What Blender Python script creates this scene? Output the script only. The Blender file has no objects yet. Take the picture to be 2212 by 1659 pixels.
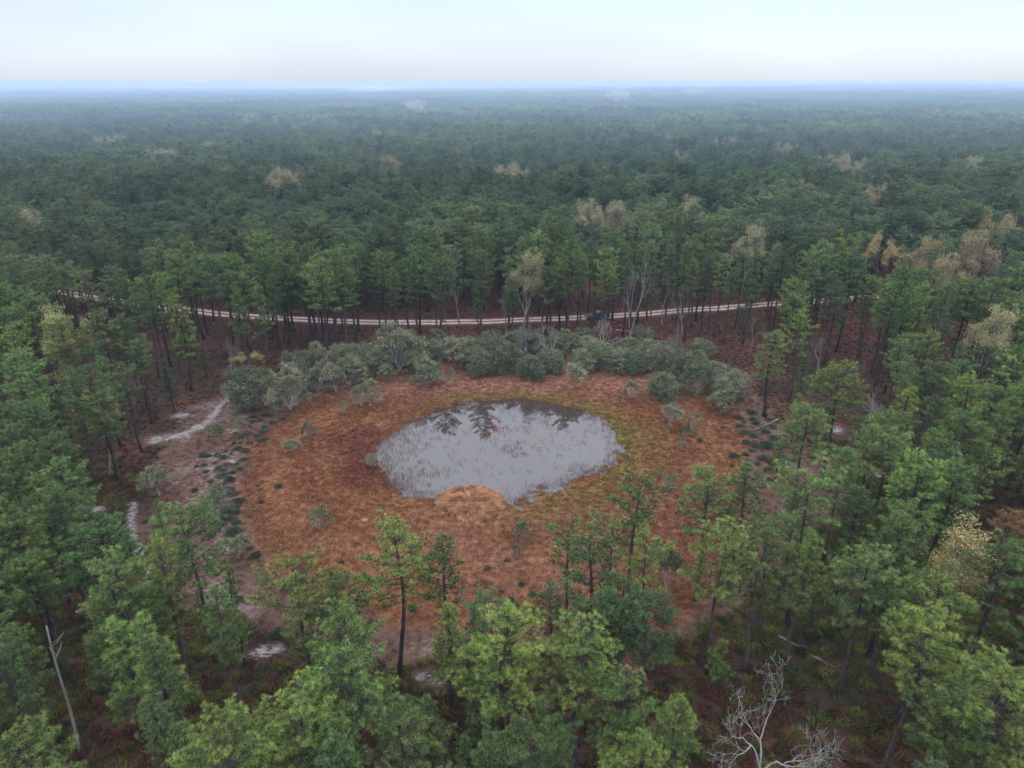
import bpy, math, random
import numpy as np
from mathutils import Vector

scene = bpy.context.scene
R = math.radians
# ---------------------------------------------------------------- camera
CAM_H = 55.0
PITCH = 23.1
cd = bpy.data.cameras.new("camera")
cam = bpy.data.objects.new("camera", cd)
scene.collection.objects.link(cam)
cam.location = (0, 0, CAM_H)
cam.rotation_euler = (R(90 - PITCH), 0, 0)
cd.sensor_width = 36.0
cd.lens = 24.97
cd.clip_start = 0.5
cd.clip_end = 20000
scene.camera = cam

# ---------------------------------------------------------------- sky and light
w = bpy.data.worlds.new("World")
scene.world = w
w.use_nodes = True
nt = w.node_tree
nt.nodes.clear()
wo = nt.nodes.new("ShaderNodeOutputWorld")
bg = nt.nodes.new("ShaderNodeBackground")
sky = nt.nodes.new("ShaderNodeTexSky")
sky.sky_type = 'NISHITA'
sky.sun_disc = False
sky.sun_elevation = R(48)
sky.sun_rotation = R(200)
bgs = nt.nodes.new("ShaderNodeBackground")
bgs.inputs[1].default_value = 0.05
nt.links.new(sky.outputs[0], bgs.inputs[0])
tc = nt.nodes.new("ShaderNodeTexCoord")
sep = nt.nodes.new("ShaderNodeSeparateXYZ")
nt.links.new(tc.outputs['Generated'], sep.inputs[0])
# overcast layer: cloud deck, brighter towards the zenith
ramp = nt.nodes.new("ShaderNodeValToRGB")
cr = ramp.color_ramp
cr.elements[0].position = 0.0
cr.elements[0].color = (0.61, 0.69, 0.80, 1)
cr.elements[1].position = 0.13
cr.elements[1].color = (0.66, 0.745, 0.81, 1)
e = cr.elements.new(0.045); e.color = (0.65, 0.73, 0.84, 1)
e = cr.elements.new(0.5); e.color = (0.88, 0.94, 1.05, 1)
nt.links.new(sep.outputs[2], ramp.inputs[0])
# soft cloud mottling
mp = nt.nodes.new("ShaderNodeMapping")
mp.inputs['Scale'].default_value = (1.3, 1.3, 7.0)
nt.links.new(tc.outputs['Generated'], mp.inputs[0])
nz = nt.nodes.new("ShaderNodeTexNoise")
nz.inputs['Scale'].default_value = 1.7
nz.inputs['Detail'].default_value = 5
nz.inputs['Roughness'].default_value = 0.5
nt.links.new(mp.outputs[0], nz.inputs[0])
mr = nt.nodes.new("ShaderNodeMapRange")
mr.inputs['From Min'].default_value = 0.3
mr.inputs['From Max'].default_value = 0.7
mr.inputs['To Min'].default_value = 0.87
mr.inputs['To Max'].default_value = 1.05
nt.links.new(nz.outputs[0], mr.inputs[0])
zen = nt.nodes.new("ShaderNodeMapRange")
zen.inputs['From Min'].default_value = 0.12
zen.inputs['From Max'].default_value = 0.9
zen.inputs['To Min'].default_value = 1.0
zen.inputs['To Max'].default_value = 3.1
nt.links.new(sep.outputs[2], zen.inputs[0])
mm = nt.nodes.new("ShaderNodeMath"); mm.operation = 'MULTIPLY'
nt.links.new(mr.outputs[0], mm.inputs[0]); nt.links.new(zen.outputs[0], mm.inputs[1])
# broad drifts of thinner, bluer-lilac cloud
nz2 = nt.nodes.new("ShaderNodeTexNoise"); nz2.inputs['Scale'].default_value = 0.9; nz2.inputs['Detail'].default_value = 2
mp2_ = nt.nodes.new("ShaderNodeMapping"); mp2_.inputs['Scale'].default_value = (1.4, 1.0, 6.0); mp2_.inputs['Location'].default_value = (0.62, 0.3, 0.1)
nt.links.new(tc.outputs['Generated'], mp2_.inputs[0]); nt.links.new(mp2_.outputs[0], nz2.inputs[0])
mrc = nt.nodes.new("ShaderNodeMapRange"); mrc.inputs['From Min'].default_value = 0.42; mrc.inputs['From Max'].default_value = 0.62
nt.links.new(nz2.outputs[0], mrc.inputs[0])
tnt = nt.nodes.new("ShaderNodeMix"); tnt.data_type = 'RGBA'; tnt.blend_type = 'MULTIPLY'; tnt.inputs['B'].default_value = (0.93, 0.935, 1.0, 1)
nt.links.new(mrc.outputs[0], tnt.inputs['Factor']); nt.links.new(ramp.outputs[0], tnt.inputs['A'])
nt.links.new(tnt.outputs['Result'], bg.inputs[0])
nt.links.new(mm.outputs[0], bg.inputs[1])
add = nt.nodes.new("ShaderNodeAddShader")
nt.links.new(bg.outputs[0], add.inputs[0]); nt.links.new(bgs.outputs[0], add.inputs[1])
nt.links.new(add.outputs[0], wo.inputs[0])

sd = bpy.data.lights.new("sun", 'SUN')
sd.energy = 0.8
sd.angle = R(25)
sd.color = (1.0, 0.96, 0.9)
sun = bpy.data.objects.new("sun", sd)
scene.collection.objects.link(sun)
sun.rotation_euler = (R(42), 0, R(160))

scene.view_settings.view_transform = 'Standard'
scene.view_settings.look = 'None'
scene.view_settings.exposure = 0.0
scene.view_settings.gamma = 1.0
scene.render.engine = 'CYCLES'
cy = scene.cycles
cy.max_bounces = 5
cy.diffuse_bounces = 2
cy.glossy_bounces = 2
cy.transmission_bounces = 2
cy.volume_bounces = 2
cy.transparent_max_bounces = 8
cy.use_denoising = True
cy.caustics_reflective = False
cy.caustics_refractive = False
try:
    cy.denoiser = 'OPENIMAGEDENOISE'
    cy.denoising_input_passes = 'RGB_ALBEDO_NORMAL'
except Exception:
    pass

# ---------------------------------------------------------------- helpers
F = 1534.3
CP, SP = math.cos(R(PITCH)), math.sin(R(PITCH))
def at(u, v, z=0.0):
    """ground point (height z) seen at photo position u, v (photo scaled to 2212 x 1659)"""
    a, b = (u - 1106) / F, (829.5 - v) / F
    d = (a, CP + b * SP, -SP + b * CP)
    t = (z - CAM_H) / d[2]
    return (a * t, d[1] * t)
def proj(x, y, z):
    dz = z - CAM_H
    dep = y * CP - dz * SP
    up = y * SP + dz * CP
    if dep < 1: return (-9999, -9999, dep)
    return (1106 + F * x / dep, 829.5 - F * up / dep, dep)

def hash2(i, j, s):
    n = (i.astype(np.int64) * 374761393 + j.astype(np.int64) * 668265263 + s * 1274126177) & 0xffffffff
    n = ((n ^ (n >> 13)) * 1274126177) & 0xffffffff
    n = (n ^ (n >> 16)) & 0xffff
    return n / 65535.0
def vnoise(x, y, sc, s=0, octv=3):
    x = np.asarray(x, float); y = np.asarray(y, float)
    out = 0; amp = 1; tot = 0
    for o in range(octv):
        a, b = x / sc + 17.3 * o, y / sc - 9.1 * o
        i, j = np.floor(a), np.floor(b)
        fx, fy = a - i, b - j
        fx = fx * fx * (3 - 2 * fx); fy = fy * fy * (3 - 2 * fy)
        v = (hash2(i, j, s) * (1 - fx) + hash2(i + 1, j, s) * fx) * (1 - fy) + (hash2(i, j + 1, s) * (1 - fx) + hash2(i + 1, j + 1, s) * fx) * fy
        out = out + v * amp; tot += amp; amp *= 0.5; sc = sc / 2.03
    return out / tot
def sstep(a, b, x):
    t = np.clip((np.asarray(x, float) - a) / (b - a), 0, 1)
    return t * t * (3 - 2 * t)
def poly_sd(x, y, poly):
    """signed distance to a polygon, positive inside"""
    x = np.asarray(x, float); y = np.asarray(y, float)
    d = np.full(x.shape, 1e18); ins = np.zeros(x.shape, bool)
    n = len(poly)
    for i in range(n):
        x0, y0 = poly[i]; x1, y1 = poly[(i + 1) % n]
        ex, ey = x1 - x0, y1 - y0
        t = np.clip(((x - x0) * ex + (y - y0) * ey) / (ex * ex + ey * ey + 1e-12), 0, 1)
        d = np.minimum(d, (x - x0 - ex * t) ** 2 + (y - y0 - ey * t) ** 2)
        c = ((y0 > y) != (y1 > y)) & (x < (x1 - x0) * (y - y0) / ((y1 - y0) if y1 != y0 else 1e-12) + x0)
        ins ^= c
    d = np.sqrt(d)
    return np.where(ins, d, -d)
def line_d(x, y, pts):
    x = np.asarray(x, float); y = np.asarray(y, float)
    d = np.full(x.shape, 1e18)
    for (x0, y0), (x1, y1) in zip(pts[:-1], pts[1:]):
        ex, ey = x1 - x0, y1 - y0
        t = np.clip(((x - x0) * ex + (y - y0) * ey) / (ex * ex + ey * ey + 1e-12), 0, 1)
        d = np.minimum(d, (x - x0 - ex * t) ** 2 + (y - y0 - ey * t) ** 2)
    return np.sqrt(d)

def make_mesh(name, V, T, mats, midx=None, attrs=None, smooth=False):
    """triangle mesh from numpy arrays; attrs: {name: per-vertex float or n x 3 colour}"""
    V = np.ascontiguousarray(V, np.float32); T = np.ascontiguousarray(T, np.int32)
    me = bpy.data.meshes.new(name)
    me.vertices.add(len(V)); me.vertices.foreach_set('co', V.ravel())
    me.loops.add(T.size); me.loops.foreach_set('vertex_index', T.ravel())
    k = T.shape[1]
    me.polygons.add(len(T)); me.polygons.foreach_set('loop_start', np.arange(0, T.size, k, dtype=np.int32))
    for m in mats: me.materials.append(m)
    if midx is not None: me.polygons.foreach_set('material_index', np.ascontiguousarray(midx, np.int32))
    me.update(calc_edges=True)
    me.polygons.foreach_set('use_smooth', np.full(len(T), smooth))
    for n, a in (attrs or {}).items():
        a = np.asarray(a, np.float32)
        if a.ndim == 1:
            at_ = me.attributes.new(n, 'FLOAT', 'POINT'); at_.data.foreach_set('value', a)
        else:
            at_ = me.attributes.new(n, 'FLOAT_COLOR', 'POINT')
            at_.data.foreach_set('color', np.concatenate([a, np.ones((len(a), 1), np.float32)], 1).ravel())
    return me
def link(name, me, parent=None, loc=None, rotz=0.0, scale=None):
    o = bpy.data.objects.new(name, me)
    scene.collection.objects.link(o)
    if parent: o.parent = parent
    if loc is not None: o.location = loc
    if rotz: o.rotation_euler = (0, 0, rotz)
    if scale is not None: o.scale = scale if hasattr(scale, '__len__') else (scale,) * 3
    return o
def tag(o, label=None, cat=None, group=None, kind=None):
    if label: o['label'] = label
    if cat: o['category'] = cat
    if group: o['group'] = group
    if kind: o['kind'] = kind
    return o

class MB:
    """collects tubes, boxes and loose triangles into one mesh"""
    def __init__(s): s.V = []; s.T = []; s.n = 0; s.M = []; s.A = []
    def add(s, V, T, m=0, a=0.5):
        V = np.asarray(V, float).reshape(-1, 3); T = np.asarray(T, int).reshape(-1, 3)
        s.V.append(V); s.T.append(T + s.n); s.n += len(V); s.M.append(np.full(len(T), m))
        s.A.append(np.broadcast_to(np.asarray(a, float), (len(V),)))
    def tube(s, P, r, k=5, m=0, a=0.5, cap=True):
        P = np.asarray(P, float); n = len(P)
        d = np.gradient(P, axis=0); d /= np.linalg.norm(d, axis=1)[:, None] + 1e-9
        ref = np.array([1.0, 0, 0]) if abs(d[0, 0]) < 0.8 else np.array([0, 1.0, 0])
        u = np.cross(d, ref); u /= np.linalg.norm(u, axis=1)[:, None] + 1e-9
        v = np.cross(d, u)
        th = np.arange(k) * 2 * math.pi / k
        r = np.broadcast_to(np.asarray(r, float), (n,))
        V = P[:, None] + r[:, None, None] * (u[:, None] * np.cos(th)[None, :, None] + v[:, None] * np.sin(th)[None, :, None])
        i = np.arange(n - 1)[:, None] * k; j = np.arange(k)[None]; j2 = (j + 1) % k
        T = np.stack([np.stack([i + j, i + j2, i + k + j2], -1), np.stack([i + j, i + k + j2, i + k + j], -1)], 2).reshape(-1, 3)
        V = V.reshape(-1, 3)
        if cap:
            V = np.concatenate([V, P[-1:], P[:1]])
            jj = np.arange(k)
            T = np.concatenate([T, np.stack([(n - 1) * k + jj, (n - 1) * k + (jj + 1) % k, np.full(k, n * k)], 1),
                                np.stack([(jj + 1) % k, jj, np.full(k, n * k + 1)], 1)])
        s.add(V, T, m, a)
    def box(s, c, h, m=0, top=(1, 1), shift=(0, 0)):
        """box with half sizes h, top face scaled and shifted"""
        x, y, z = c; a, b, d = h
        V = []
        for zz, sx, sy, ox, oy in ((-d, 1, 1, 0, 0), (d, top[0], top[1], shift[0], shift[1])):
            for px, py in ((-1, -1), (1, -1), (1, 1), (-1, 1)):
                V.append((x + px * a * sx + ox, y + py * b * sy + oy, z + zz))
        T = [(0, 2, 1), (0, 3, 2), (4, 5, 6), (4, 6, 7)]
        for i in range(4):
            j = (i + 1) % 4
            T += [(i, j, j + 4), (i, j + 4, i + 4)]
        s.add(V, T, m)
    def mesh(s, name, mats, smooth=False, attr='tone'):
        return make_mesh(name, np.concatenate(s.V), np.concatenate(s.T), mats, np.concatenate(s.M), {attr: np.concatenate(s.A)}, smooth)

# ---------------------------------------------------------------- materials
def new_mat(name):
    m = bpy.data.materials.new(name); m.use_nodes = True
    m.node_tree.nodes.clear()
    return m, m.node_tree, m.node_tree.nodes.new
def leaf_mat(name, stops, transl=0.12, jitter=0.35, instancer=None, bright=1.0, gloss=0.03):
    """foliage: ramp of real leaf colours over each tuft's own tone; each tree shifted by its own random value and its object colour"""
    m, t, N = new_mat(name)
    L = t.links.new
    att = N("ShaderNodeAttribute"); att.attribute_name = 'tone'
    oi = N("ShaderNodeObjectInfo")
    ad = N("ShaderNodeMath"); ad.operation = 'MULTIPLY_ADD'
    sb = N("ShaderNodeMath"); sb.operation = 'SUBTRACT'; sb.inputs[1].default_value = 0.5
    L(oi.outputs['Random'], sb.inputs[0])
    L(sb.outputs[0], ad.inputs[0]); ad.inputs[1].default_value = jitter; L(att.outputs['Fac'], ad.inputs[2])
    rp = N("ShaderNodeValToRGB"); c = rp.color_ramp
    for i, (p, col) in enumerate(stops):
        el = c.elements[i] if i < 2 else c.elements.new(p)
        el.position = p; el.color = tuple(x * bright for x in col) + (1,)
    L(ad.outputs[0], rp.inputs[0])
    mx = N("ShaderNodeMix"); mx.data_type = 'RGBA'; mx.blend_type = 'MULTIPLY'; mx.inputs['Factor'].default_value = 1
    L(rp.outputs[0], mx.inputs['A'])
    if instancer:
        ia = N("ShaderNodeAttribute"); ia.attribute_type = 'INSTANCER'; ia.attribute_name = instancer
        L(ia.outputs['Color'], mx.inputs['B'])
    else:
        L(oi.outputs['Color'], mx.inputs['B'])
    df = N("ShaderNodeBsdfDiffuse"); tr = N("ShaderNodeBsdfTranslucent"); ms = N("ShaderNodeMixShader"); ms.inputs[0].default_value = transl
    L(mx.outputs['Result'], df.inputs[0]); L(mx.outputs['Result'], tr.inputs[0])
    L(df.outputs[0], ms.inputs[1]); L(tr.outputs[0], ms.inputs[2])
    out = N("ShaderNodeOutputMaterial")
    if gloss > 0:
        gl = N("ShaderNodeBsdfGlossy"); gl.inputs['Roughness'].default_value = 0.5; gl.inputs[0].default_value = (1, 1, 1, 1)
        m2 = N("ShaderNodeMixShader"); m2.inputs[0].default_value = gloss
        L(ms.outputs[0], m2.inputs[1]); L(gl.outputs[0], m2.inputs[2]); L(m2.outputs[0], out.inputs[0])
    else:
        L(ms.outputs[0], out.inputs[0])
    return m
def bark_mat(name, c0, c1, scale=3.0):
    m, t, N = new_mat(name)
    L = t.links.new
    g = N("ShaderNodeTexCoord"); mp_ = N("ShaderNodeMapping"); mp_.inputs['Scale'].default_value = (1, 1, 0.3)
    L(g.outputs['Object'], mp_.inputs[0])
    n = N("ShaderNodeTexNoise"); n.inputs['Scale'].default_value = scale; n.inputs['Detail'].default_value = 4
    L(mp_.outputs[0], n.inputs[0])
    oi = N("ShaderNodeObjectInfo")
    ad = N("ShaderNodeMath"); ad.operation = 'MULTIPLY_ADD'; ad.inputs[1].default_value = 0.3
    L(oi.outputs['Random'], ad.inputs[0]); L(n.outputs[0], ad.inputs[2])
    rp = N("ShaderNodeValToRGB")
    rp.color_ramp.elements[0].position = 0.4; rp.color_ramp.elements[0].color = (*c0, 1)
    rp.color_ramp.elements[1].position = 0.85; rp.color_ramp.elements[1].color = (*c1, 1)
    L(ad.outputs[0], rp.inputs[0])
    b = N("ShaderNodeBsdfDiffuse"); b.inputs['Roughness'].default_value = 0.8
    L(rp.outputs[0], b.inputs[0])
    o = N("ShaderNodeOutputMaterial"); L(b.outputs[0], o.inputs[0])
    return m
def flat_mat(name, col, rough=0.5, metal=0.0, coat=0.0, spec=0.5):
    m, t, N = new_mat(name)
    b = N("ShaderNodeBsdfPrincipled"); o = N("ShaderNodeOutputMaterial")
    n = N("ShaderNodeTexNoise"); n.inputs['Scale'].default_value = 6
    mx = N("ShaderNodeMix"); mx.data_type = 'RGBA'
    mx.inputs['A'].default_value = (*[c * 0.85 for c in col], 1); mx.inputs['B'].default_value = (*[min(1, c * 1.15) for c in col], 1)
    t.links.new(n.outputs[0], mx.inputs['Factor']); t.links.new(mx.outputs['Result'], b.inputs['Base Color'])
    b.inputs['Roughness'].default_value = rough; b.inputs['Metallic'].default_value = metal
    b.inputs['Coat Weight'].default_value = coat; b.inputs['Specular IOR Level'].default_value = spec
    t.links.new(b.outputs[0], o.inputs[0])
    return m

M_NEEDLE = leaf_mat('pine_needles', [(0.0, (0.022, 0.039, 0.015)), (0.35, (0.062, 0.106, 0.034)), (0.7, (0.172, 0.255, 0.066)), (1.0, (0.33, 0.40, 0.10))])
M_NEEDLE_FAR = leaf_mat('forest_needles', [(0.0, (0.024, 0.044, 0.022)), (0.35, (0.064, 0.104, 0.043)), (0.7, (0.128, 0.186, 0.070)), (1.0, (0.22, 0.265, 0.095))], jitter=0.5, instancer='tint')
M_OAK = leaf_mat('oak_leaves', [(0.0, (0.055, 0.060, 0.032)), (0.5, (0.145, 0.150, 0.086)), (1.0, (0.30, 0.295, 0.19))], transl=0.10, jitter=0.35, gloss=0.01)
M_BUD = leaf_mat('spring_buds', [(0.0, (0.16, 0.125, 0.072)), (0.5, (0.31, 0.26, 0.15)), (1.0, (0.45, 0.40, 0.23))], transl=0.2, jitter=0.3)
M_SHRUB = leaf_mat('shrub_leaves', [(0.0, (0.025, 0.042, 0.022)), (0.5, (0.05, 0.075, 0.04)), (1.0, (0.10, 0.13, 0.075))], transl=0.1)
M_DEADNEEDLE = leaf_mat('dead_needles', [(0.0, (0.16, 0.07, 0.03)), (0.5, (0.30, 0.16, 0.07)), (1.0, (0.42, 0.24, 0.12))])
M_GRASS = leaf_mat('dry_grass', [(0.0, (0.50, 0.50, 0.50)), (0.5, (1.0, 1.0, 1.0)), (1.0, (1.0, 1.0, 1.0))], transl=0.2, jitter=0.4, instancer='tint', gloss=0.0)
M_UNDER = leaf_mat('undergrowth_leaves', [(0.0, (0.4, 0.4, 0.4)), (0.5, (0.8, 0.8, 0.8)), (1.0, (1.0, 1.0, 1.0))], transl=0.2, jitter=0.4, instancer='tint', gloss=0.0)
M_STRAW = leaf_mat('straw', [(0.0, (0.07, 0.030, 0.017)), (0.5, (0.25, 0.117, 0.058)), (1.0, (0.42, 0.228, 0.125))], transl=0.1, gloss=0.0)
M_BARK = bark_mat('pine_bark', (0.020, 0.017, 0.017), (0.085, 0.068, 0.060))
M_PALEBARK = bark_mat('lichen_bark', (0.11, 0.105, 0.095), (0.34, 0.33, 0.30), 2.0)
M_GREYBARK = bark_mat('grey_bark', (0.085, 0.077, 0.068), (0.24, 0.222, 0.195), 2.0)
M_DEADWOOD = bark_mat('bleached_wood', (0.11, 0.10, 0.095), (0.36, 0.345, 0.32), 2.5)
M_CHAR = bark_mat('charred_wood', (0.008, 0.008, 0.008), (0.035, 0.03, 0.028), 4.0)
HAZE_D = 0.00015
HAZE_C = (0.57, 0.72, 0.90)
# ---------------------------------------------------------------- the lie of the land
POND_PX = [(806, 982), (822, 952), (855, 925), (900, 900), (940, 882), (990, 868), (1045, 860), (1110, 858), (1185, 864), (1250, 877), (1300, 899), (1333, 928), (1340, 958),
           (1326, 988), (1290, 1012), (1245, 1030), (1190, 1046), (1140, 1064), (1105, 1082), (1060, 1084), (1010, 1074), (950, 1068), (885, 1056), (845, 1034), (820, 1008)]
POND = [at(u, v) for u, v in POND_PX]
MEADOW_PX = [(522, 1060), (535, 985), (575, 925), (650, 870), (760, 815), (900, 790), (1100, 780), (1300, 785), (1480, 805), (1570, 860), (1612, 950), (1610, 1040),
             (1590, 1150), (1540, 1280), (1420, 1370), (1100, 1365), (850, 1350), (700, 1300), (600, 1240), (550, 1170)]
MEADOW = [at(u, v) for u, v in MEADOW_PX]
OPEN_PX = [(270, 1200), (300, 1060), (350, 950), (400, 880), (500, 840), (640, 790), (760, 770), (900, 760), (1250, 755), (1560, 775), (1640, 850), (1690, 920), (1800, 980), (1860, 1040),
           (1830, 1120), (1700, 1200), (1600, 1330), (1480, 1380), (1100, 1400), (850, 1460), (700, 1420), (560, 1380), (420, 1290), (330, 1280)]
OPENING = [at(u, v) for u, v in OPEN_PX]
ROAD_PX = [(-60, 612), (60, 622), (150, 634), (210, 645), (300, 656), (400, 669), (480, 679), (560, 686), (700, 693), (850, 697), (1000, 696), (1130, 692), (1270, 686), (1400, 677),
           (1500, 669), (1640, 659), (1800, 648), (1930, 638), (2060, 626), (2200, 612), (2330, 598)]
ROAD = [at(u, v) for u, v in ROAD_PX]
TRACK_PX = [(505, 845), (480, 872), (455, 905), (430, 925), (390, 940), (330, 955)]
TRACK = [at(u, v) for u, v in TRACK_PX]
TRACK2 = [at(u, v) for u, v in [(290, 1085), (283, 1130), (292, 1170), (315, 1215), (330, 1250)]]
SAND = [(392, 897, 2.8, 1.7), (345, 948, 3.2, 2.0), (385, 942, 3.4, 1.6), (425, 922, 2.4, 1.4), (565, 1408, 1.8, 1.2), (600, 1400, 1.0, 0.9), (945, 1470, 1.4, 0.8), (910, 1462, 1.0, 0.7), (1802, 928, 2.2, 2.0), (1890, 1025, 1.4, 1.2),
        (786, 1120, 0.7, 0.6), (500, 1188, 1.6, 0.8), (478, 1168, 1.0, 1.0), (210, 1100, 1.6, 1.2), (1370, 1352, 1.6, 1.0), (455, 1120, 1.2, 2.0), (497, 1000, 1.2, 2.6), (470, 985, 1.6, 1.8), (455, 1015, 1.2, 1.6), (505, 930, 1.6, 1.2)]

def far_z(x, y):
    d = np.sqrt(x * x + y * y)
    az = x / np.maximum(y, 200.0)                       # -0.7 .. 0.7 over the view
    tilt = (-11 + 30 * sstep(-0.35, 0.75, az)) * np.minimum(d / 6000.0, 1.1) ** 1.3
    und = (vnoise(x, y, 1400, 5, 2) - 0.5) * 13 * sstep(500, 2500, d) + (vnoise(x, y, 500, 8, 2) - 0.5) * 5 * sstep(300, 1500, d)
    return (tilt + und) * sstep(260, 900, d)
def ground_z(x, y):
    x = np.asarray(x, float); y = np.asarray(y, float)
    z = far_z(x, y)
    sp = poly_sd(x, y, POND)
    near = (np.abs(x) < 70) & (y < 170)
    ns = vnoise(x, y, 3.0, 11, 3) - 0.5
    # the bowl: water level -0.50, shore is shallow and ragged
    z = z - np.where(sp < 0, 0.50 * np.exp(np.minimum(sp, 0) / 9.0) * sstep(-60, -35, sp), 0.50 + np.minimum(sp * 0.10, 0.5))
    azm = np.arctan2(y - 104, x - 1.0)
    sew = np.clip(sstep(-2.9, -2.2, azm) * (1 - sstep(-0.1, 0.5, azm)), 0, 1)
    nf = vnoise(x, y, 1.5, 12, 3) - 0.5
    z = z + near * nf * 0.42 * sew * sstep(-6.0, -1.5, sp) * (1 - sstep(0.5, 2.5, sp))
    z = z + near * ns * (0.09 * sstep(-45, -6, sp) + 0.03) * sstep(-70, -20, sp)
    return z
WATER = -0.50

def ground_rgb(x, y):
    """albedo of the ground cover (low frequency), sand mask"""
    x = np.asarray(x, float); y = np.asarray(y, float)
    one = np.ones(x.shape + (1,))
    mix = lambda a, b, k: a * (1 - k[..., None]) + np.asarray(b) * k[..., None]
    n1 = vnoise(x, y, 9, 1, 4); n2 = vnoise(x, y, 3.2, 2, 4); n3 = vnoise(x, y, 26, 3, 3); n4 = vnoise(x, y, 1.1, 4, 3)
    c = one * np.array([0.042, 0.026, 0.020])                      # forest litter
    c = mix(c, (0.085, 0.036, 0.027), sstep(0.45, 0.7, n1) * 0.8)
    c = mix(c, (0.045, 0.034, 0.026), sstep(0.5, 0.75, n2) * 0.6)
    # bracken and litter strip behind the oaks is redder
    road_d = line_d(x, y, ROAD)
    c = mix(c, (0.098, 0.036, 0.028), (1 - sstep(22, 45, road_d)) * (0.45 + 0.55 * sstep(-40, -12, x)) * (0.35 + 0.55 * sstep(0.4, 0.6, n2)))
    op = poly_sd(x, y, OPENING) + (n1 - 0.5) * 8
    c = mix(c, (0.098, 0.056, 0.040), sstep(-3, 3, op) * (0.75 + 0.25 * n2))
    c = mix(c, (0.135, 0.098, 0.078), sstep(-3, 3, op) * sstep(0.5, 0.75, n2) * 0.5)
    md = poly_sd(x, y, MEADOW) + (n2 - 0.5) * 5
    g = one * np.array([0.145, 0.064, 0.036])
    g = mix(g, (0.125, 0.045, 0.025), sstep(0.40, 0.72, n1) * 0.7)
    g = mix(g, (0.225, 0.115, 0.066), sstep(0.50, 0.80, n2) * 0.35)
    g = mix(g, (0.190, 0.092, 0.036), sstep(0.4, 0.7, n3) * 0.5)
    spb = poly_sd(x, y, POND) + (n3 - 0.5) * 9 + (n1 - 0.5) * 4
    g = mix(g, (0.130, 0.048, 0.026), np.exp(-((spb + 8.5) / 2.2) ** 2) * 0.55)
    g = mix(g, (0.215, 0.105, 0.055), np.exp(-((spb + 13.0) / 2.4) ** 2) * 0.45)
    g = mix(g, (0.135, 0.055, 0.030), np.exp(-((spb + 19.0) / 3.0) ** 2) * 0.45)
    k = sstep(-2, 2, md)
    c = c * (1 - k[..., None]) + g * k[..., None]
    # pale pinkish grass towards the far bank of the meadow
    fx, fy = at(1120, 815)
    c = mix(c, (0.235, 0.118, 0.075), k * sstep(fy - 14, fy - 2, y) * 0.8)
    # near side pink straw
    nx, ny = at(1130, 1180)
    c = mix(c, (0.20, 0.098, 0.060), k * (1 - sstep(8, 20, np.hypot((x - nx) * .8, y - ny))) * 0.6 * sstep(0.3, 0.6, n2))
    sp = poly_sd(x, y, POND)
    # dark maroon sedge west of the water
    mx_, my = at(785, 965)
    dm = np.hypot((x - mx_) / 6.5, (y - my) / 10.5) + (n2 - 0.5) * 1.6 + (n1 - 0.5) * 1.2
    c = mix(c, (0.100, 0.034, 0.024), k * (1 - sstep(0.2, 1.35, dm)) * 0.85)
    mx_, my = at(830, 1035)
    dm = np.hypot((x - mx_) / 4.5, (y - my) / 3.5) + (n2 - 0.5) * 1.4
    c = mix(c, (0.105, 0.036, 0.025), k * (1 - sstep(0.2, 1.4, dm)) * 0.75)
    # olive and yellow-green ring
    az = np.arctan2(y - 104, x - 1.0)
    ring = np.exp(-((sp + 2.2 + (n1 - 0.5) * 5) / 2.0) ** 2)
    side = sstep(-2.6, -0.9, az) * (1 - sstep(2.2, 2.8, az))
    c = mix(c, (0.135, 0.092, 0.028), ring * side * 0.6)
    c = mix(c, (0.105, 0.105, 0.026), ring * side * sstep(0.45, 0.65, n2) * 0.7)
    ring2 = np.exp(-((sp + 5.0 + (n1 - 0.5) * 8) / 4.0) ** 2)
    se = sstep(-1.9, -1.2, az) * (1 - sstep(0.2, 0.8, az))
    c = mix(c, (0.120, 0.086, 0.030), ring2 * se * (0.2 + 0.6 * n4))
    # shallow bed: dark, reddish
    c = mix(c, (0.085, 0.040, 0.028), sstep(0.0, 2.0, sp) * 0.9)
    # sand
    s = np.zeros(x.shape)
    for u, v, a, b in SAND:
        px, py = at(u, v)
        s = np.maximum(s, 0.66 - np.hypot((x - px) / a, (y - py) / b) * 0.26)
    s = np.maximum(s, 0.64 - line_d(x, y, TRACK) / 5.5)
    s = np.maximum(s, 0.62 - line_d(x, y, TRACK2) / 4.0)
    s = np.clip(s, 0, 1)
    # sandy, thinly covered margin inside the opening but outside the meadow, mostly on the west side
    rim = sstep(-1, 2, op) * (1 - sstep(-1.5, 1.5, md))
    s = np.maximum(s, rim * (0.45 - 0.10 * sstep(0, 20, x)) * sstep(0.2, 0.6, n1 * 0.5 + n2 * 0.5))
    return np.clip(c, 0.005, 1), s

def axis(lo, a, b, hi, step, g=1.13):
    mid = list(np.arange(a, b + 1e-6, step))
    l, st = [], step
    p = a
    while p > lo:
        st *= g; p -= st; l.append(max(p, lo))
    r, st = [], step
    p = b
    while p < hi:
        st = min(st * g, 260); p += st; r.append(min(p, hi))
    return np.array(l[::-1] + mid + r)
GX = axis(-5200, -62, 62, 5200, 0.45)
GY = axis(-120, 52, 150, 6800, 0.45)
X, Y = np.meshgrid(GX, GY)
Z = ground_z(X, Y)
rgb, sand = ground_rgb(X, Y)
nx_, ny_ = len(GX), len(GY)
i = (np.arange(ny_ - 1)[:, None] * nx_ + np.arange(nx_ - 1)[None]).ravel()
Q = np.stack([i, i + 1, i + 1 + nx_, i + nx_], 1)

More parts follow.
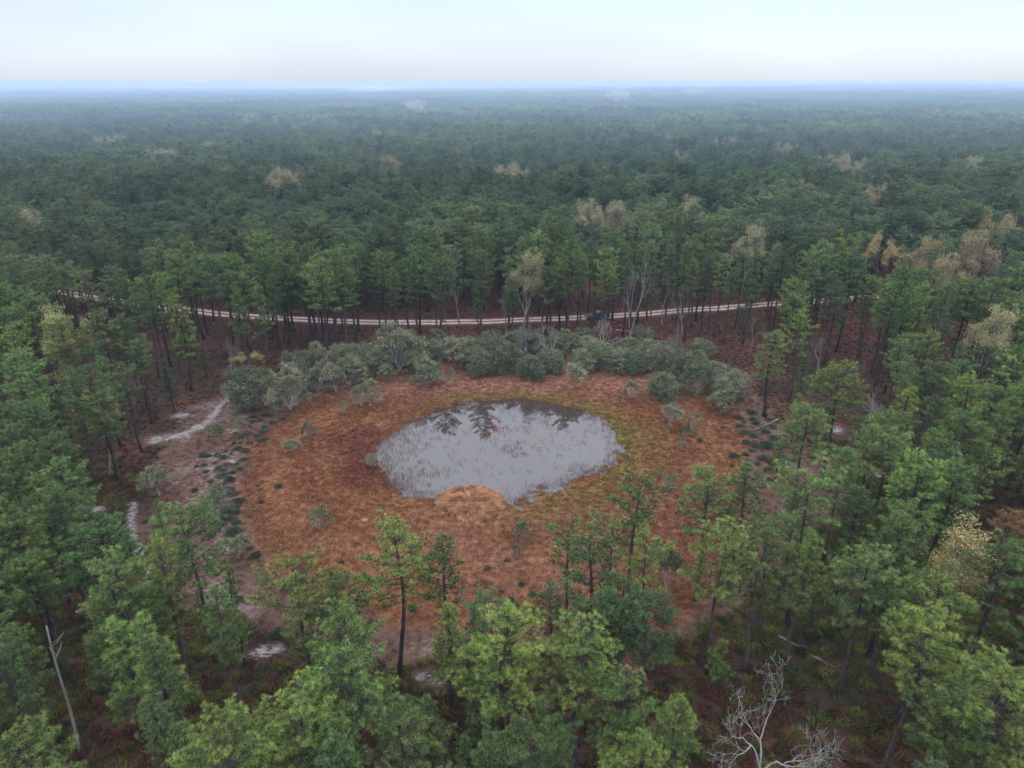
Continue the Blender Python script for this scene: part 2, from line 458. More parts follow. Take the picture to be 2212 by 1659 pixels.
m, t, N = new_mat('forest_floor_and_meadow'); L = t.links.new
ca = N("ShaderNodeAttribute"); ca.attribute_name = 'tint'
sa = N("ShaderNodeAttribute"); sa.attribute_name = 'sand'
g = N("ShaderNodeNewGeometry")
n1 = N("ShaderNodeTexNoise"); n1.inputs['Scale'].default_value = 2.2; n1.inputs['Detail'].default_value = 8; n1.inputs['Roughness'].default_value = 0.75
mpp = N("ShaderNodeMapping"); mpp.inputs['Scale'].default_value = (1.0, 1.0, 1.0); mpp.inputs['Rotation'].default_value = (0, 0, 0.3)
L(g.outputs['Position'], mpp.inputs[0]); L(mpp.outputs[0], n1.inputs[0])
mr1 = N("ShaderNodeMapRange"); mr1.inputs['From Min'].default_value = 0.3; mr1.inputs['From Max'].default_value = 0.7; mr1.inputs['To Min'].default_value = 0.75; mr1.inputs['To Max'].default_value = 1.22
L(n1.outputs[0], mr1.inputs[0])
mu = N("ShaderNodeVectorMath"); mu.operation = 'SCALE'
L(ca.outputs['Color'], mu.inputs[0]); L(mr1.outputs[0], mu.inputs['Scale'])
n2 = N("ShaderNodeTexNoise"); n2.inputs['Scale'].default_value = 2.0; n2.inputs['Detail'].default_value = 9; n2.inputs['Roughness'].default_value = 0.72
mp2 = N("ShaderNodeMapping"); mp2.inputs['Scale'].default_value = (0.6, 1.3, 1.0); mp2.inputs['Rotation'].default_value = (0, 0, -0.7)
L(g.outputs['Position'], mp2.inputs[0]); L(mp2.outputs[0], n2.inputs[0])
ad = N("ShaderNodeMath"); ad.operation = 'ADD'; L(sa.outputs['Fac'], ad.inputs[0]); L(n2.outputs[0], ad.inputs[1])
mr2 = N("ShaderNodeMapRange"); mr2.inputs['From Min'].default_value = 0.95; mr2.inputs['From Max'].default_value = 1.15
L(ad.outputs[0], mr2.inputs[0])
mx = N("ShaderNodeMix"); mx.data_type = 'RGBA'; mx.inputs['B'].default_value = (0.24, 0.22, 0.215, 1)
L(mr2.outputs[0], mx.inputs['Factor']); L(mu.outputs[0], mx.inputs['A'])
n3 = N("ShaderNodeTexNoise"); n3.inputs['Scale'].default_value = 7.5; n3.inputs['Detail'].default_value = 6; n3.inputs['Roughness'].default_value = 0.8
L(g.outputs['Position'], n3.inputs[0])
mr3 = N("ShaderNodeMapRange"); mr3.inputs['From Min'].default_value = 0.36; mr3.inputs['From Max'].default_value = 0.64; mr3.inputs['To Min'].default_value = 0.5; mr3.inputs['To Max'].default_value = 1.5
L(n3.outputs[0], mr3.inputs[0])
m3 = N("ShaderNodeVectorMath"); m3.operation = 'SCALE'; L(mx.outputs['Result'], m3.inputs[0]); L(mr3.outputs[0], m3.inputs['Scale'])
bd = N("ShaderNodeBsdfDiffuse"); L(m3.outputs[0], bd.inputs[0])
bm = N("ShaderNodeBump"); bm.inputs['Strength'].default_value = 0.5; bm.inputs['Distance'].default_value = 0.08
L(n1.outputs[0], bm.inputs['Height']); L(bm.outputs[0], bd.inputs['Normal'])
om = N("ShaderNodeOutputMaterial"); L(bd.outputs[0], om.inputs[0])
M_GROUND = m
ground = link('ground', make_mesh('ground', np.stack([X.ravel(), Y.ravel(), Z.ravel()], 1), Q, [M_GROUND], None, {'tint': rgb.reshape(-1, 3), 'sand': sand.ravel()}, True))
tag(ground, 'reddish brown forest floor and dry meadow bowl', kind='structure')

# ---------------------------------------------------------------- pond water
m, t, N = new_mat('pond_water'); L = t.links.new
b = N("ShaderNodeBsdfPrincipled")
b.inputs['Base Color'].default_value = (0.036, 0.027, 0.024, 1); b.inputs['Roughness'].default_value = 0.008
b.inputs['IOR'].default_value = 1.70; b.inputs['Specular IOR Level'].default_value = 0.6
g = N("ShaderNodeNewGeometry")
nn = N("ShaderNodeTexNoise"); nn.inputs['Scale'].default_value = 1.5; nn.inputs['Detail'].default_value = 4
L(g.outputs['Position'], nn.inputs[0])
bm = N("ShaderNodeBump"); bm.inputs['Strength'].default_value = 0.02; bm.inputs['Distance'].default_value = 0.02
L(nn.outputs[0], bm.inputs['Height']); L(bm.outputs[0], b.inputs['Normal'])
om = N("ShaderNodeOutputMaterial"); L(b.outputs[0], om.inputs[0])
M_WATER = m
k = 96
th = np.arange(k) * 2 * math.pi / k
px = np.array([p[0] for p in POND]); py = np.array([p[1] for p in POND])
cxp, cyp = px.mean(), py.mean()
V = [(cxp, cyp, WATER)] + [(cxp + (px.max() - px.min()) * .85 * math.cos(a), cyp + (py.max() - py.min()) * .85 * math.sin(a), WATER) for a in th]
T = [(0, 1 + i, 1 + (i + 1) % k) for i in range(k)]
pond = tag(link('pond_water', make_mesh('pond_water', V, T, [M_WATER])), 'still grey pond water mirroring the pines', kind='structure')

# ---------------------------------------------------------------- white sand road: two ruts with a grown middle
def resample(pts, step):
    pts = np.array(pts); d = np.r_[0, np.cumsum(np.hypot(*np.diff(pts, axis=0).T))]
    s = np.arange(0, d[-1], step)
    # smooth: linear interpolation then a running mean
    P = np.stack([np.interp(s, d, pts[:, 0]), np.interp(s, d, pts[:, 1])], 1)
    for _ in range(6):
        P[1:-1] = (P[:-2] + P[1:-1] * 2 + P[2:]) / 4
    return P
RP = resample(ROAD, 2.0)
tn = np.gradient(RP, axis=0); tn /= np.linalg.norm(tn, axis=1)[:, None]
nm = np.stack([-tn[:, 1], tn[:, 0]], 1)
wig_ = (vnoise(RP[:, 0], RP[:, 1], 6.0, 41, 2) - 0.5) * 1.2
RP = RP + nm * wig_[:, None]
offs = np.array([-2.3, -1.7, -1.2, -0.6, -0.25, 0.25, 0.6, 1.2, 1.7, 2.3])
hz = np.array([0.012, 0.06, 0.05, 0.05, 0.09, 0.09, 0.05, 0.05, 0.06, 0.012])
V = (RP[:, None] + nm[:, None] * offs[None, :, None])
gz = ground_z(V[..., 0], V[..., 1]) + hz[None]
V = np.concatenate([V, gz[..., None]], 2).reshape(-1, 3)
k = len(offs)
i = (np.arange(len(RP) - 1)[:, None] * k + np.arange(k - 1)[None]).ravel()
Q = np.stack([i, i + 1, i + 1 + k, i + k], 1)
m, t, N = new_mat('white_sand_road'); L = t.links.new
ra = N("ShaderNodeAttribute"); ra.attribute_name = 'rut'
g = N("ShaderNodeNewGeometry"); n2 = N("ShaderNodeTexNoise"); n2.inputs['Scale'].default_value = 0.55; n2.inputs['Detail'].default_value = 8; n2.inputs['Roughness'].default_value = 0.7
L(g.outputs['Position'], n2.inputs[0])
ad = N("ShaderNodeMath"); ad.operation = 'ADD'; L(ra.outputs['Fac'], ad.inputs[0]); L(n2.outputs[0], ad.inputs[1])
mr2 = N("ShaderNodeMapRange"); mr2.inputs['From Min'].default_value = 0.88; mr2.inputs['From Max'].default_value = 1.20; L(ad.outputs[0], mr2.inputs[0])
mx = N("ShaderNodeMix"); mx.data_type = 'RGBA'; mx.inputs['A'].default_value = (0.15, 0.085, 0.06, 1); mx.inputs['B'].default_value = (0.46, 0.385, 0.34, 1)
L(mr2.outputs[0], mx.inputs['Factor'])
bd = N("ShaderNodeBsdfDiffuse"); L(mx.outputs['Result'], bd.inputs[0]); om = N("ShaderNodeOutputMaterial"); L(bd.outputs[0], om.inputs[0])
rut = np.tile(np.array([0.0, 0.45, 0.7, 0.65, 0.1, 0.1, 0.65, 0.7, 0.45, 0.0]), len(RP))
road = tag(link('road', make_mesh('road', V, Q, [m], None, {'rut': rut}, True)), 'white sand road with two wheel ruts', kind='structure')
# ---------------------------------------------------------------- plant builders
def unit(v):
    return v / (np.linalg.norm(v, axis=-1, keepdims=True) + 1e-9)
def tufts(P, A, tone, rng, K, ln, wd, spread=0.9):
    """needle brushes: K thin blades round each tuft axis"""
    n = len(P)
    D = unit(A[:, None] * rng.uniform(0.25, 1.2, (n, K, 1)) + unit(rng.normal(size=(n, K, 3))) * spread)
    l = ln * rng.uniform(0.7, 1.15, (n, K, 1))
    s = unit(np.cross(D, rng.normal(size=(n, K, 3)))) * wd * 0.5
    B = P[:, None] + D * 0.02
    V = np.stack([B - s, B + s, B + D * l + s * 0.25], 2)
    V = V.reshape(-1, 3)
    T = np.arange(len(V)).reshape(-1, 3)
    tn = (tone[:, None] + rng.uniform(-0.12, 0.12, (n, K)))[:, :, None] + np.array([-0.16, -0.16, 0.12])     # needle bases darker than tips, shade inside each tuft put into the tone
    tn = tn.ravel()
    return V, T, np.clip(tn, 0, 1)

SHAPES = {  # radius profile over the crown height t=0..1, branch lift, crown base fraction
    'round': lambda t: math.sqrt(max(0.03, 1 - (1.35 * t - 0.45) ** 2 / 0.86)),
    'cone': lambda t: (1 - t) ** 0.75 * 0.85 + 0.10,
    'flat': lambda t: min(1, 0.45 + 1.0 * t) * (1 if t < 0.86 else 0.72),
    'narrow': lambda t: 0.65 * math.sqrt(max(0.05, 1 - (t * 1.1 - 0.3) ** 2 / 0.7)),
    'broad': lambda t: math.sqrt(max(0.06, 1 - (1.15 * t - 0.2) ** 2 / 0.95)),
}
def pine(seed, H=18.0, cb=0.5, Rm=2.6, shape='round', nb=38, K=40, ln=0.31, wd=0.028, tw=1.25, bare=3, sides=6, gaps=0.15, lod=False):
    rng = np.random.default_rng(seed)
    trunk, leaf = MB(), []
    n = 12
    zs = np.linspace(0, 1, n)
    bend = rng.normal(size=2) * 0.25; b2 = rng.normal(size=2) * 0.12
    px = bend[0] * np.sin(zs * 3.0) + b2[0] * np.sin(zs * 7 + 1); py = bend[1] * np.sin(zs * 2.4 + .5) - bend[1] * math.sin(.5) + b2[1] * np.sin(zs * 8)
    px -= px[0]; py -= py[0]
    TP = np.stack([px, py, zs * H * 0.985], 1)
    r0 = 0.0105 * H + 0.03
    TR = r0 * (1 - zs) ** 0.8 + 0.025
    TR[0] *= 1.25
    TP[0, 2] = -0.3
    trunk.tube(TP, TR, sides)
    def tp(f):
        return np.array([np.interp(f, zs, TP[:, i]) for i in range(3)])
    fr = SHAPES[shape]
    az = rng.uniform(0, 6.28)
    Pt, At, Tn = [], [], []
    clump_sector = rng.uniform(0, 6.28)
    for i in range(nb + bare):
        if i < bare:
            f = rng.uniform(cb - 0.18, cb - 0.01); t = 0
        else:
            t = ((i - bare + rng.uniform(0, 1)) / nb) ** 0.92
            f = cb + (1 - cb) * t * 0.985
        az += 2.4 + rng.normal() * 0.35
        o = tp(f)
        Lb = Rm * fr(t) * rng.uniform(0.62, 1.12)
        if rng.uniform() < gaps: Lb *= rng.uniform(0.3, 0.6)
        lift = -0.12 + 0.75 * t ** 1.3 + rng.normal() * 0.12
        dead = i < bare
        if dead: Lb = rng.uniform(0.4, 1.6); lift = rng.uniform(-0.3, 0.3)
        d = np.array([math.cos(az), math.sin(az), lift]); d /= np.linalg.norm(d)
        m = 6
        s = np.linspace(0, 1, m)
        curl = rng.uniform(0.10, 0.32) * Lb
        wob = rng.normal(size=3) * 0.10 * Lb
        BP = o + d * (s * Lb)[:, None] + np.outer(s ** 2.2, (0, 0, curl)) + np.outer(np.sin(s * 3.1) * 0.5, wob)
        rb = 0.018 + 0.016 * Lb
        trunk.tube(BP, rb * (1 - s * 0.75), 4 if not lod else 3, cap=False)
        if dead: continue
        ns = max(3, int((3.6 * Lb + 2) * tw))
        q0 = 0.36 if Lb > 1.2 else 0.15
        side = 1
        for q in q0 + (1 - q0) * np.linspace(0, 1, ns) ** 0.7:
            q = min(1, q + rng.normal() * 0.03)
            bp = np.array([np.interp(q, s, BP[:, k]) for k in range(3)])
            side = -side
            ang = az + side * rng.uniform(0.35, 1.15) if q < 0.95 else az + rng.normal() * 0.2
            tl = rng.uniform(0.28, 0.72) * (0.55 + 0.45 * (1 - q)) * min(1.4, 0.5 + Lb * 0.35) * 1.25
            td = np.array([math.cos(ang), math.sin(ang), rng.uniform(0.05, 0.65)]); td /= np.linalg.norm(td)
            e = bp + td * tl
            if not lod: trunk.tube(np.stack([bp, (bp + e) / 2 + (0, 0, -0.02), e]), np.array([0.022, 0.016, 0.01]), 3, cap=False)
            br_tone = rng.normal() * 0.08
            k = 1 + int(tl / 0.55)
            for j in range(k):
                pt = bp + (e - bp) * ((j + 1) / k) + rng.normal(size=3) * 0.04
                Pt.append(pt); At.append(td * 0.7 + np.array([0, 0, 0.6]))
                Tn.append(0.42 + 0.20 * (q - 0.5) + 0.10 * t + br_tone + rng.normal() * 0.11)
    # leader
    for j in range(6):
        Pt.append(tp(1.0) + rng.normal(size=3) * (0.12, 0.12, 0.25)); At.append(np.array([0, 0, 1.0])); Tn.append(0.55)
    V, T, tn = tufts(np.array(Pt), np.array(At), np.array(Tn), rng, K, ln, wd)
    return trunk, (V, T, tn), dict(H=H, R=Rm)

def branching(rng, base, dirs, L0, r0, levels, spread, lenk, up, wig=0.12, kids=(2, 4), seg=4):
    """recursive limbs; returns list of (points, radii, level) and twig ends"""
    limbs, ends = [], []
    def grow(p, d, L, r, lv):
        n = seg
        P = [p]; dd = d.copy()
        for i in range(n):
            dd = dd + rng.normal(size=3) * wig + np.array([0, 0, up * 0.1])
            dd /= np.linalg.norm(dd)
            P.append(P[-1] + dd * L / n)
        P = np.array(P)
        limbs.append((P, np.linspace(r, r * 0.62, n + 1), lv))
        if lv >= levels:
            ends.append((P[-1], dd)); ends.append((P[len(P) // 2], dd)); return
        k = rng.integers(kids[0], kids[1] + 1)
        a0 = rng.uniform(0, 6.28)
        for j in range(k):
            a = a0 + j * 6.283 / k + rng.normal() * 0.4
            u = unit(np.cross(dd, np.array([0.3, 0.5, 0.8]))); v = np.cross(dd, u)
            sp = spread * rng.uniform(0.6, 1.3)
            nd = unit(dd * math.cos(sp) + (u * math.cos(a) + v * math.sin(a)) * math.sin(sp))
            q = P[-1] if j < 2 else P[rng.integers(2, n + 1)]
            grow(q, nd, L * lenk * rng.uniform(0.75, 1.2), r * 0.60, lv + 1)
    for d in dirs: grow(np.array(base, float), unit(np.array(d, float)), L0 * rng.uniform(0.85, 1.15), r0, 0)
    return limbs, ends

def leaf_cloud(ends, rng, n, sig, size, tone0=0.5, tj=0.2, flat=0.6):
    k = len(ends)
    P = np.array([e[0] for e in ends])
    et = rng.normal(size=k) * tj * 0.7
    idx = rng.integers(0, k, n)
    C = P[idx] + rng.normal(size=(n, 3)) * sig * np.array([1, 1, flat])
    a = unit(rng.normal(size=(n, 3))); b = unit(np.cross(a, rng.normal(size=(n, 3))))
    s = size * rng.uniform(0.6, 1.25, (n, 1))
    V = np.stack([C - a * s, C + b * s * 0.55, C + a * s, C - b * s * 0.55], 1).reshape(-1, 3)
    i = np.arange(n)[:, None] * 4
    T = np.concatenate([i + np.array([[0, 1, 2]]), i + np.array([[0, 2, 3]])], 0)
    tn = np.clip(tone0 + et[idx] + rng.normal(size=n) * tj * 0.5, 0, 1)
    return V, T, np.repeat(tn, 4)

def oak(seed, h=5.0, wdt=5.5, stems=3, nl=5200, leaf=0.11, pale=False, dense=1.0, sig=0.22, skirt=0):
    rng = np.random.default_rng(seed)
    tr = MB()
    dirs = [(math.cos(a) * rng.uniform(0.15, 0.6), math.sin(a) * rng.uniform(0.15, 0.6), 1) for a in rng.uniform(0, 6.28) + np.arange(stems) * 6.28 / stems]
    limbs, ends = branching(rng, (0, 0, -0.15), dirs, 1.45, 0.12, 4, 0.62, 0.74, 0.35, 0.16, (2, 3), 3)
    Pe = np.array([e[0] for e in ends])
    sx = wdt / 2 / np.percentile(np.hypot(Pe[:, 0], Pe[:, 1]), 93); sz = h / (np.percentile(Pe[:, 2], 97) + 0.3)
    S = np.array([sx, sx, sz])
    for P, r, lv in limbs:
        tr.tube(P * S, np.maximum(r * 0.8, 0.012), 5 if lv < 2 else 3, cap=False)
    ends = [(e[0] * S, e[1]) for e in ends]
    for _ in range(skirt):          # leafy shoots down to the ground
        a = rng.uniform(0, 6.28); f = rng.uniform(0.08, 0.85); q = math.sqrt(max(0, 1 - (f - 0.35) ** 2 / 0.55)) * rng.uniform(0.62, 1.0) * (1 + 0.18 * math.sin(3 * a + seed))
        e = np.array([math.cos(a) * q * wdt / 2 * 0.95, math.sin(a) * q * wdt / 2 * 0.95, f * h])
        tr.tube(np.stack([e * (0.35, 0.35, 0.5), e * (0.75, 0.75, 0.85), e]), np.array([0.03, 0.02, 0.012]), 3, cap=False)
        ends.append((e, None))
    cl = leaf_cloud(ends, rng, int(nl * dense), sig, leaf, 0.5, 0.30)
    return tr, cl, dict(H=h, R=wdt / 2)

def bare_tree(seed, h=12.0, wdt=6.0, levels=5, stems=1, r0=0.16, spread=0.55, kids=(2, 3), up=0.5, nl=0, leaf=0.09, sig=0.35, wig=0.14, thin=1.0):
    rng = np.random.default_rng(seed)
    tr = MB()
    dirs = [(rng.normal() * 0.12 * stems, rng.normal() * 0.12 * stems, 1) for _ in range(stems)]
    limbs, ends = branching(rng, (0, 0, -0.2), dirs, 3.6, r0, levels, spread, 0.72, up, wig, kids, 4)
    Pe = np.array([e[0] for e in ends])
    sx = wdt / 2 / np.percentile(np.hypot(Pe[:, 0], Pe[:, 1]), 93); sz = h / np.percentile(Pe[:, 2], 97)
    S = np.array([sx, sx, sz])
    for P, r, lv in limbs:
        tr.tube(P * S, np.maximum(r * thin, 0.011), 6 if lv < 2 else 3, cap=False)
    ends = [(e[0] * S, e[1]) for e in ends]
    cl = leaf_cloud(ends, rng, nl, sig, leaf, 0.5, 0.25, 0.8) if nl else None
    return tr, cl, dict(H=h, R=wdt / 2)

def shrub(seed, nb=260, w_=0.8, h=0.7):
    """low evergreen bush: sprays of narrow leaves out of a woody foot"""
    rng = np.random.default_rng(seed)
    a = rng.uniform(0, 6.28, nb); q = np.sqrt(rng.uniform(0, 1, nb))
    hh = h * np.sqrt(np.maximum(0.05, 1 - (q * 0.9) ** 2)) * rng.uniform(0.35, 1.0, nb)
    lump = 1 + 0.25 * np.sin(a * 3 + rng.uniform(0, 6)) + 0.12 * np.sin(a * 5 + 1)
    P = np.stack([np.cos(a) * q * w_ * lump, np.sin(a) * q * w_ * lump, hh], 1)
    A = unit(np.stack([np.cos(a) * q, np.sin(a) * q, np.full(nb, 0.8)], 1))
    V, T, tn = tufts(P, A, 0.45 + rng.normal(size=nb) * 0.13, rng, 7, 0.24, 0.055, 0.7)
    st = MB()
    for i in rng.integers(0, nb, 14):
        st.tube(np.stack([(0, 0, -0.05), P[i] * (0.5, 0.5, 0.45), P[i]]), np.array([0.03, 0.02, 0.012]), 3, cap=False)
    return st, (V, T, tn), dict(H=h, R=w_)

def clump(seed, nb=110, rad=0.55, h=0.34, wd=0.035, lean=0.9, tone=0.5, tj=0.18, droop=True):
    """grass: narrow bent blades"""
    rng = np.random.default_rng(seed)
    a = rng.uniform(0, 6.28, nb); q = np.sqrt(rng.uniform(0, 1, nb)) * rad
    B = np.stack([np.cos(a) * q, np.sin(a) * q, np.full(nb, -0.03)], 1)
    d = unit(np.stack([rng.normal(size=nb) * lean, rng.normal(size=nb) * lean, np.ones(nb)], 1))
    l = h * rng.uniform(0.6, 1.4, (nb, 1))
    M = B + d * l * 0.6
    E = M + unit(d * np.array([1.6, 1.6, 0.25])) * l * 0.5
    s = unit(np.cross(d, rng.normal(size=(nb, 3)))) * wd * 0.5
    V = np.stack([B - s, B + s, M + s * 0.8, M - s * 0.8, E], 1).reshape(-1, 3)
    i = np.arange(nb)[:, None] * 5
    T = np.concatenate([i + np.array([[0, 1, 2]]), i + np.array([[0, 2, 3]]), i + np.array([[3, 2, 4]])], 0)
    tn = np.clip(tone + rng.normal(size=nb) * tj, 0, 1)
    return V, T, np.repeat(tn, 5)

class Kind:
    """meshes of one plant form: wood and foliage kept apart for trees of their own, joined for the forest mass"""
    def __init__(s, name, built, wood, leaf, foliage='crown', trunkname='trunk', far_leaf=None):
        tr, cl, inf = built
        s.name, s.inf, s.fol = name, inf, foliage
        s.tr = tr; s.cl = cl; s.wood = wood; s.leaf = leaf; s.trunkname = trunkname
        s.tm = tr.mesh(name + '_' + trunkname, [wood], True)
        s.cm = make_mesh(name + '_' + foliage, cl[0], cl[1], [leaf], None, {'tone': cl[2]}) if cl else None
        s.far_leaf = far_leaf or leaf
    def joined(s):
        V = np.concatenate(s.tr.V + ([s.cl[0]] if s.cl else [])); n = s.tr.n
        T = np.concatenate(s.tr.T + ([s.cl[1] + n] if s.cl else []))
        mi = np.concatenate([np.zeros(sum(len(x) for x in s.tr.T), int)] + ([np.ones(len(s.cl[1]), int)] if s.cl else []))
        tn = np.concatenate(s.tr.A + ([s.cl[2]] if s.cl else []))
        return V, T, mi, tn

ones = []
def place(kind, name, x, y, label, cat, group=None, s=1.0, rz=None, color=None, sz=None, lean=None):
    """one plant of its own: Empty at the foot, trunk and crown as children"""
    r = bpy.data.objects.new(name, None); scene.collection.objects.link(r)
    r.empty_display_size = 0.5
    r.location = (x, y, float(ground_z(x, y)))
    r.rotation_euler = (lean[0] if lean else 0, lean[1] if lean else 0, rz if rz is not None else random.uniform(0, 6.28))
    r.scale = (s, s, sz if sz else s)
    tag(r, label, cat, group)
    a = link(kind.trunkname, kind.tm, r)
    if kind.cm:
        b = link(kind.fol, kind.cm, r)
        if color: b.color = (*color, 1)
    ones.append(r)
    return r

def scatter(name, sources, P, kinds, rot, scl, tint=None, color=(1, 1, 1), wid=None):
    """a mass of plants as ONE object: geometry-node instances of source meshes on the points P"""
    me = bpy.data.meshes.new(name)
    me.vertices.add(len(P)); me.vertices.foreach_set('co', np.ascontiguousarray(P, np.float32).ravel())
    for n, a, ty in (('kind', kinds, 'INT'), ('rot', rot, 'FLOAT'), ('scl', scl, 'FLOAT'), ('wid', np.ones(len(P)) if wid is None else wid, 'FLOAT')):
        at_ = me.attributes.new(n, ty, 'POINT')
        at_.data.foreach_set('value', np.ascontiguousarray(a, np.int32 if ty == 'INT' else np.float32))
    if tint is not None:
        at_ = me.attributes.new('tint', 'FLOAT_COLOR', 'POINT')
        at_.data.foreach_set('color', np.concatenate([tint, np.ones((len(P), 1))], 1).astype(np.float32).ravel())
    o = link(name, me)
    o.color = (*color, 1)
    gg = bpy.data.node_groups.new(name + '_nodes', 'GeometryNodeTree')
    gg.interface.new_socket('Geometry', in_out='INPUT', socket_type='NodeSocketGeometry')
    gg.interface.new_socket('Geometry', in_out='OUTPUT', socket_type='NodeSocketGeometry')
    N, L = gg.nodes.new, gg.links.new
    gi, go = N('NodeGroupInput'), N('NodeGroupOutput')
    def attr(n, ty):
        a = N('GeometryNodeInputNamedAttribute'); a.data_type = ty; a.inputs['Name'].default_value = n
        return a.outputs['Attribute']
    ka, ra, sa_ = attr('kind', 'INT'), attr('rot', 'FLOAT'), attr('scl', 'FLOAT')
    cx = N('ShaderNodeCombineXYZ'); L(ra, cx.inputs[2])
    wa_ = attr('wid', 'FLOAT'); mw = N('ShaderNodeMath'); mw.operation = 'MULTIPLY'; L(sa_, mw.inputs[0]); L(wa_, mw.inputs[1])
    cs = N('ShaderNodeCombineXYZ'); L(mw.outputs[0], cs.inputs[0]); L(mw.outputs[0], cs.inputs[1]); L(sa_, cs.inputs[2])
    j = N('GeometryNodeJoinGeometry')
    for i, src in enumerate(sources):
        oi = N('GeometryNodeObjectInfo'); oi.inputs['Object'].default_value = src; oi.transform_space = 'ORIGINAL'; oi.inputs['As Instance'].default_value = False
        cmp_ = N('FunctionNodeCompare'); cmp_.data_type = 'INT'; cmp_.operation = 'EQUAL'
        L(ka, cmp_.inputs[2]); cmp_.inputs[3].default_value = i
        ip = N('GeometryNodeInstanceOnPoints')
        L(gi.outputs[0], ip.inputs['Points']); L(cmp_.outputs[0], ip.inputs['Selection']); L(oi.outputs['Geometry'], ip.inputs['Instance'])
        L(cx.outputs[0], ip.inputs['Rotation']); L(cs.outputs[0], ip.inputs['Scale'])
        L(ip.outputs[0], j.inputs[0])
    L(j.outputs[0], go.inputs[0])
    md = o.modifiers.new('scatter', 'NODES'); md.node_group = gg
    return o
def source(name, V, T, mats, mi, tn):
    """mesh that the masses repeat; it is not itself placed in the scene"""
    return bpy.data.objects.new(name, make_mesh(name, V, T, mats, mi, {'tone': tn}))

# ---------------------------------------------------------------- plant forms
PK = {}
def addp(key, seed, **kw): PK[key] = Kind('pine_' + key, pine(seed, **kw), M_BARK, M_NEEDLE, far_leaf=M_NEEDLE_FAR)
addp('round_a', 11, H=18, cb=0.58, Rm=2.9, shape='round', nb=48)
addp('round_b', 12, H=17, cb=0.54, Rm=2.7, shape='round', nb=46)
addp('broad_a', 13, H=18, cb=0.54, Rm=3.3, shape='broad', nb=50)
addp('broad_b', 14, H=17, cb=0.50, Rm=3.2, shape='broad', nb=52, gaps=0.25)
addp('flat_a', 15, H=18, cb=0.60, Rm=3.0, shape='flat', nb=38, gaps=0.25, bare=5)
addp('flat_b', 16, H=17.5, cb=0.45, Rm=3.2, shape='flat', nb=40, gaps=0.45, bare=5)
addp('narrow_a', 17, H=17, cb=0.46, Rm=2.3, shape='narrow', nb=48)
addp('narrow_b', 18, H=18, cb=0.55, Rm=2.3, shape='narrow', nb=40, gaps=0.3)
addp('cone_a', 19, H=11, cb=0.20, Rm=1.9, shape='cone', nb=50)
addp('cone_b', 20, H=12, cb=0.38, Rm=1.6, shape='cone', nb=42)
addp('open_a', 21, H=18, cb=0.54, Rm=3.2, shape='round', nb=36, gaps=0.4, bare=6)
addp('open_b', 22, H=16, cb=0.58, Rm=2.6, shape='flat', nb=29, gaps=0.3, bare=5)
addp('young', 23, H=5.5, cb=0.12, Rm=1.1, shape='cone', nb=27, bare=0)
addp('twin', 24, H=17, cb=0.50, Rm=3.0, shape='broad', nb=44, gaps=0.5, bare=4)
OK_ = {}
def addo(key, seed, bark=M_PALEBARK, leaf=M_OAK, **kw): OK_[key] = Kind('oak_' + key, oak(seed, **kw), bark, leaf)
addo('a', 31, h=5, wdt=5.5, stems=3, nl=8500, skirt=22)
addo('b', 32, h=5, wdt=5.5, stems=4, nl=11000, skirt=90)
addo('c', 33, h=4.5, wdt=5.2, stems=2, nl=7000, skirt=16)
addo('d', 34, h=5, wdt=6, stems=5, nl=14000, sig=0.27, skirt=110)
addo('bush', 35, h=4.0, wdt=5.0, stems=6, nl=15000, sig=0.26, skirt=190)
addo('thin', 36, h=5, wdt=4.0, stems=2, nl=3000, sig=0.2, skirt=18)
addo('pale', 37, h=5, wdt=4.5, stems=3, nl=3200, sig=0.2, skirt=14)
BK = {}
BK['white_a'] = Kind('bare_a', bare_tree(41, 11, 6, 6, 3, 0.14, kids=(2, 3)), M_DEADWOOD, M_BUD)
BK['white_b'] = Kind('bare_b', bare_tree(42, 12, 6, 6, 2, 0.16, kids=(2, 3)), M_DEADWOOD, M_BUD)
BK['grey_a'] = Kind('bare_c', bare_tree(43, 11, 7, 6, 1, 0.17, kids=(2, 3), spread=0.5), M_GREYBARK, M_BUD)
BK['grey_b'] = Kind('bare_d', bare_tree(44, 10, 7, 6, 2, 0.15, kids=(2, 3), spread=0.5), M_GREYBARK, M_BUD)
BK['big'] = Kind('bare_e', bare_tree(52, 10, 12, 6, 3, 0.11, kids=(2, 3), spread=0.60, wig=0.28, up=0.3), M_DEADWOOD, M_BUD)
BK['bud_a'] = Kind('bud_a', bare_tree(47, 14, 8, 6, 1, 0.2, kids=(2, 3), nl=5500, leaf=0.10, sig=0.26), M_GREYBARK, M_BUD)
BK['bud_b'] = Kind('bud_b', bare_tree(48, 14, 7, 6, 2, 0.18, kids=(2, 3), nl=8000, leaf=0.10, sig=0.32), M_PALEBARK, M_BUD)
SK = [Kind('shrub_%d' % i, shrub(60 + i, 240, 0.8 + 0.1 * i, 0.65 + 0.06 * i), M_GREYBARK, M_SHRUB, 'foliage', 'stem') for i in range(4)]
DEADPINE = Kind('dead_pine', pine(71, H=13, cb=0.5, Rm=2.4, shape='round', nb=26), M_BARK, M_DEADNEEDLE)
